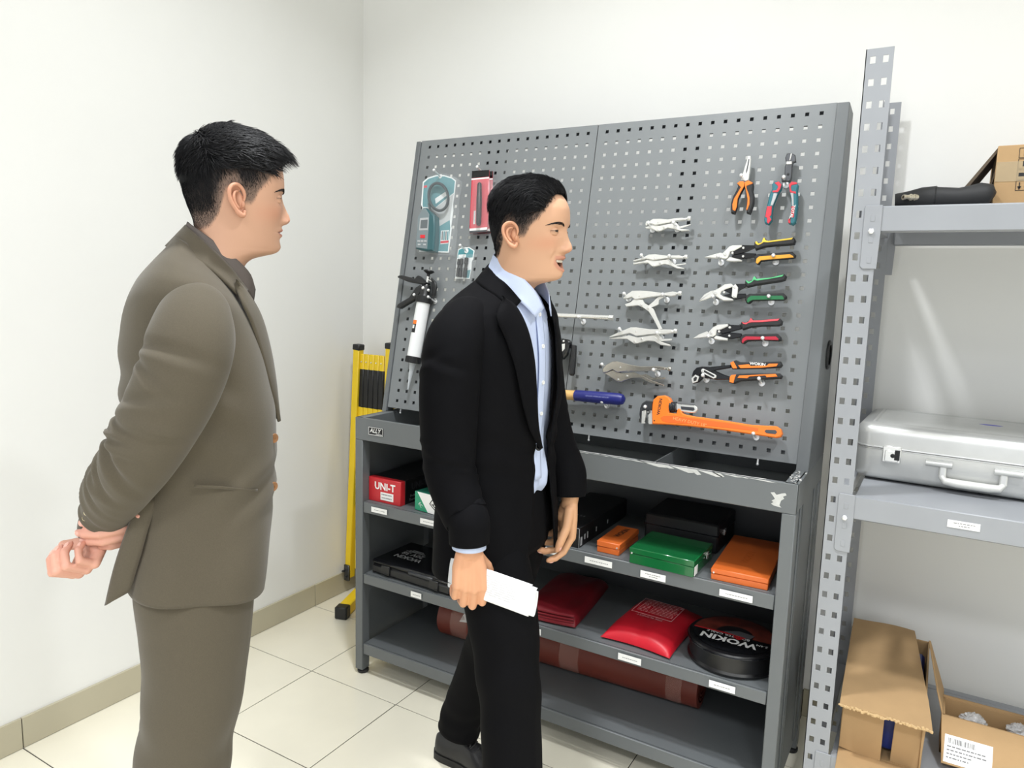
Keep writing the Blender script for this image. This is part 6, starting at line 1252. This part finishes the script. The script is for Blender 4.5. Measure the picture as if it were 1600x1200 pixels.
LR2 = [(-.045, -.070, .95, .060), (-.032, -.080, .86, .082), (-.004, -.086, .77, .087), (.020, -.088, .68, .084), (.045, -.090, .50, .074), (.058, -.090, .32, .072), (.066, -.090, .16, .077), (.068, -.090, .06, .082)]
LL2 = [(-.045, .070, .95, .060), (-.048, .085, .86, .086), (-.092, .105, .66, .078), (-.135, .128, .50, .069), (-.208, .165, .33, .062), (-.272, .198, .19, .062), (-.296, .208, .115, .064)]
under(B2, [SR2, SL2, LR2, LL2], .55, SK2); under(B2, [[(-.05, 0, 1.40, .05), (-.06, 0, 1.25, .07), (-.06, 0, 1.05, .07), (-.05, 0, .9, .07)]], 1, SK2)
B2.finish(M_skin)
m = MB()
for q in nl2: m.add(q.v, q.f)
obj('fingernails', m, M_nail, B2.o)['kind'] = 'stuff'
H2.brow(-1, M_hair, .0033, .001); H2.brow(1, M_hair, .0033, .001)
m = MB(); zz = np.linspace(-1, 1, 9)
for k in range(8):
    y = -.0150 + .0043 * k; bx_, _ = H2.base(np.array(y / .07), np.array(.050)); q = np.array([float(bx_) - .0068, y, .0465 - H2.fz - .4 * H2.jaw + .006 * (y / .025) ** 2 + H2.jaw * .45 * max(1 - (y / .0235) ** 2, 0) - .0028]); m.ball(q, (.0026, .00225, .0046), 8, 6)
m.v = [tuple(x) for x in H2.W(np.array(m.v))]; obj('teeth', m, mat('tooth_enamel', (232, 224, 208), .3), B2.o)
hair_cap(H2, lambda P, th, z: (.0015 + .0115 * sm(.145, .19, z)) + .002 * sm(1.9, 2.6, np.abs(th)) * sm(.05, .10, z) * sm(.21, .15, z), M_cap, 12, ([0, .5, .9, 1.2, 1.7, 2.1, 2.6, 3.15], [.187, .185, .176, .166, .140, .095, .065, .060]))
def samp_top2(rr, n):
    th, z = scalp(rr, n * 3, .148); k = z > H2.hairline(th) + .001; return th[k][:n], z[k][:n]
strands(H2, 9500, samp_top2, lambda P, th, z: np.stack([-.55 + .0 * th, -.55 - .2 * sm(.0, .05, -P[:, 1]), .75 * sm(.03, .07, P[:, 0]) - .7 * sm(.03, .06, np.abs(P[:, 1])) * sm(.06, .02, P[:, 0])], -1), lambda P, th, z: .020 + .012 * sm(.0, .08, P[:, 0]), .00095, 15, 'hair_strands', M_hair, lift=.36, grav=.015, jit=.22, root=lambda P, th, z: .0080 * sm(.15, .195, z))
def samp_side2(rr, n):
    th = rr.uniform(-math.pi, math.pi, n * 4); z = rr.uniform(.03, .185, n * 4); hl = H2.hairline(th); bk = np.abs(th) > 1.95
    k = (z > hl) & (rr.uniform(0, 1, n * 4) < np.where(bk, sm(-.012, .02, z - hl), sm(-.005, .045, z - hl) + .12)); return th[k][:n], z[k][:n]
strands(H2, 14000, samp_side2, lambda P, th, z: np.stack([.1 - .4 * (np.abs(th) < 1.9), 0 * th, -1 + 0 * th], -1), lambda P, th, z: .0038 + .007 * sm(.09, .16, z) + .003 * (np.abs(th) > 2.1), .00036, 16, 'hair_strands', M_hair, 3, .24)
M_suit2 = mat('black_wool', (8, 8, 11), .85, noise=(420, .08), bump=(900, .1), spec=.12); M_shirt2 = mat('pale_blue_cotton', (196, 208, 236), .75, noise=(360, .02), bump=(60, .05))
J2 = [(.79, .775, .78, .072, -.178, .203, -.05), (.88, .88, .88, .069, -.175, .198, -.05), (.98, .98, .98, .060, -.165, .184, -.05), (1.06, 1.06, 1.06, .055, -.160, .180, -.05), (1.15, 1.15, 1.15, .060, -.164, .186, -.05), (1.23, 1.23, 1.23, .062, -.170, .193, -.05), (1.30, 1.30, 1.30, .058, -.172, .196, -.052), (1.34, 1.345, 1.345, .048, -.168, .195, -.055), (1.365, 1.375, 1.382, .036, -.155, .188, -.055), (1.385, 1.398, 1.412, .024, -.136, .160, -.052), (1.40, 1.419, 1.438, .016, -.117, .115, -.048), (1.41, 1.438, 1.456, .012, -.103, .076, -.045)]
def edge2(z): r_ = float(np.interp(z, [.78, .86, .95, 1.06, 1.15, 1.25, 1.35, 1.41], [-.085, -.05, -.026, -.012, -.046, -.070, -.078, -.076])); l_ = float(np.interp(z, [.78, .9, 1.06, 1.15, 1.25, 1.35, 1.41], [.10, .075, .052, .050, .052, .056, .058])); return l_, r_
def drape2(G):
    x, y, z = G[..., 0], G[..., 1], G[..., 2]; return .006 * sm(1.0, .8, z) * np.sin(x * 40 + y * 12) + .004 * gs(z, 1.06, .07) * np.sin(z * 85 + y * 40 - x * 30)
cloth(B2, 'jacket', [torso_rows(J2, 80, 120, edge2)], M_suit2, [False], .004, .0022, 51, 24, fn=drape2)
cloth(B2, 'sleeve', [limb(SR2, 100, 60, fold1(14, .6, .004, (0, 6)))], M_suit2, [True], .004, .0018, 61, 26); cloth(B2, 'sleeve', [limb(SL2, 90, 56, fold1(17, .6, .004, (0, 6)))], M_suit2, [True], .004, .0018, 62, 26)
for wp, ax in ((hwl, A(.0, 0, 1)), (hll, A(0, 0, 1))): cloth(B2, 'shirt_cuff', [limb([(wp[0], wp[1], wp[2] + .05, .036), (wp[0], wp[1], wp[2] + .02, .036), (wp[0], wp[1], wp[2] + (.002 if wp is hwl else .02), .037)], 8, 40)], M_shirt2, [True], .002)
ring_strip(B2, 'jacket_collar', [(.028, -.073, 1.395, .004, .010, .010), (-.006, -.080, 1.424, .004, .014, .014), (-.046, -.076, 1.448, .004, .016, .017), (-.082, -.052, 1.464, .010, .011, .018), (-.098, 0, 1.470, .014, 0, .019)], M_suit2, .0035)
ring_strip(B2, 'shirt_collar', [(.060, -.026, 1.380, .004, .012, .010), (.044, -.046, 1.412, .004, .013, .018), (.006, -.060, 1.446, .004, .009, .023), (-.036, -.060, 1.470, .004, .008, .024), (-.068, -.040, 1.486, .006, .006, .022), (-.080, 0, 1.492, .009, 0, .021)], M_shirt2, .0025)
for sd in (-1, 1):
    o_ = .016 if sd > 0 else 0
    k_ = .027 if sd < 0 else 0
    lp = [(.010, sd * (.096 + k_ * .5), 1.412, .004, sd * .010, .004), (.027, sd * (.096 + k_), 1.385, .006, sd * -.030, .010), (.047, sd * (.082 + k_), 1.335, .010, sd * -.030, .010), (.062, sd * (.068 + k_), 1.27, .008, sd * -.028, .008), (.068, sd * (.052 + k_) + o_, 1.19, .006, sd * -.022, .006), (.067, sd * (.030 + k_ * .8) + o_, 1.12, .004, sd * -.013, .003), (.064, sd * .010 + o_ * 1.6, 1.065, .001, sd * -.004, .001)]
    Q = spline(lp, 34); strip(B2, 'lapel', Q[:, :3] + A(.002, 0, 0), Q[:, 3:6], np.tile(A(.004, sd * .002, 0), (34, 1)), M_suit2, .0035)
RS2 = [(z0, z0, z0, xf, xb, w, -.05) for z0, xf, xb, w in ((.93, .030, -.13, .135), (.965, .050, -.13, .14), (.995, .050, -.13, .14), (1.06, .044, -.13, .14), (1.15, .049, -.135, .148), (1.25, .051, -.14, .155), (1.32, .045, -.14, .155), (1.37, .040, -.13, .12), (1.405, .034, -.11, .085), (1.43, .020, -.10, .066))]
def shirtw(G): x, y, z = G[..., 0], G[..., 1], G[..., 2]; return .0035 * np.sin(y * 90 + z * 22) * sm(1.3, 1.0, z) + .004 * gs(z, 1.0, .03) * np.sin(y * 120)
cloth(B2, 'shirt', [torso_rows(RS2, 70, 110)], M_shirt2, [True], .002, .0015, 71, 30, fn=shirtw)
pk = spline([(.0365, .004, 1.395), (.048, .004, 1.335), (.055, .004, 1.26), (.054, .004, 1.16), (.049, .004, 1.06), (.054, .004, .985)], 40); strip(B2, 'shirt_placket', pk, np.tile(A(0, .015, 0), (40, 1)), np.tile(A(.0014, 0, 0), (40, 1)), M_shirt2, .002)
for z_ in (1.372, 1.30, 1.22, 1.14): q = pk[np.argmin(np.abs(pk[:, 2] - z_))]; button(B2, 'shirt_button', q + A(.0025, 0, 0), A(1, 0, .1), .0052, M_white)
button(B2, 'jacket_button', A(.0625, -.014, 1.068), A(.9, -.4, 0), .0098, M_gblack)
strip(B2, 'pocket_flap', spline([(-.075, -.1965, .975), (-.03, -.190, .972), (.005, -.165, .966)], 12), np.tile(A(0, -.003, .020), (12, 1)), np.tile(A(.001, -.002, 0), (12, 1)), M_suit2, .003)
for k in range(4): button(B2, 'cuff_button', A(hwl[0] - .047 + .001 * k, hwl[1] + .002, .895 + .014 * k), A(-1, -.15, 0), .0055, M_gblack)
lr = limb(LR2, 90, 56, foldt(21, .0035)); ll = limb(LL2, 90, 56, foldt(22, .0035))
hip = torso_rows([(.80, .80, .80, .048, -.15, .150, -.04), (.87, .87, .87, .046, -.15, .155, -.04), (.95, .95, .95, .038, -.14, .145, -.045), (.985, .985, .985, .036, -.135, .14, -.045)], 16, 60)
cloth(B2, 'trousers', [lr, ll, hip], M_suit2, [True, True, True], .003, .0016, 81, 18)
shoe(B2, (-.03, -.09, 0), (.26, -.10, 0), M_leather, M_soleb); shoe(B2, (-.380, .214, 0), (-.092, .204, .0), M_leather, M_soleb)
# folded papers in the right hand
pa, pb = at(699, 897, 'y', -1.258), at(832, 948, 'y', -1.20)
t = thing('folded_papers', 'folded white printed papers held in the hand', 'papers', (pa + pb) / 2)
pa, pb = at(704, 893, 'y', -1.262), at(829, 938, 'y', -1.252)
ex = nrm(pb - pa); ez = nrm(Z - ex * np.dot(Z, ex)); en = np.cross(ex, ez); en = en if np.dot(en, Fv) < 0 else -en; Lp = float(np.linalg.norm(pb - pa))
sec = [(.034, -.003), (.036, .0005), (.034, .0045), (.015, .0075), (-.015, .0075), (-.034, .005), (-.0375, .0), (-.034, -.006), (-.010, -.011), (.010, -.011), (.024, -.008)]
SS = spline([(a, b, 0) for a, b in sec], 44)[:, :2]
def sheet(off, l0, l1): return np.array([[pa + ex * (l0 + (l1 - l0) * s_ ) + ez * (a * off) + en * (b * off) for a, b in SS] for s_ in np.linspace(0, 1, 8)])
m_p = mat('white_paper', (240, 241, 243), .7)
for off, l0, l1 in ((1.0, .0, Lp), (.90, .002, Lp + .012)):
    o = obj('sheet', MB().grid(sheet(off, l0, l1), False), m_p, t, angle=60); md = o.modifiers.new('thickness', 'SOLIDIFY'); md.thickness = .0008
m = MB(); r3 = random.Random(8)
for k in range(9):
    b = .024 - .0052 * k; p = .075
    while p < Lp - .04: q = r3.uniform(.006, .02); c0 = pa + ex * p + ez * b + en * .0082; m.add([c0, c0 + ex * q, c0 + ex * q + ez * .0014, c0 + ez * .0014], [[0, 1, 2, 3]]); p += q + .005
obj('faint_print', m, mat('faint_print', (214, 215, 219), .8), t, normals=False, smooth=False)
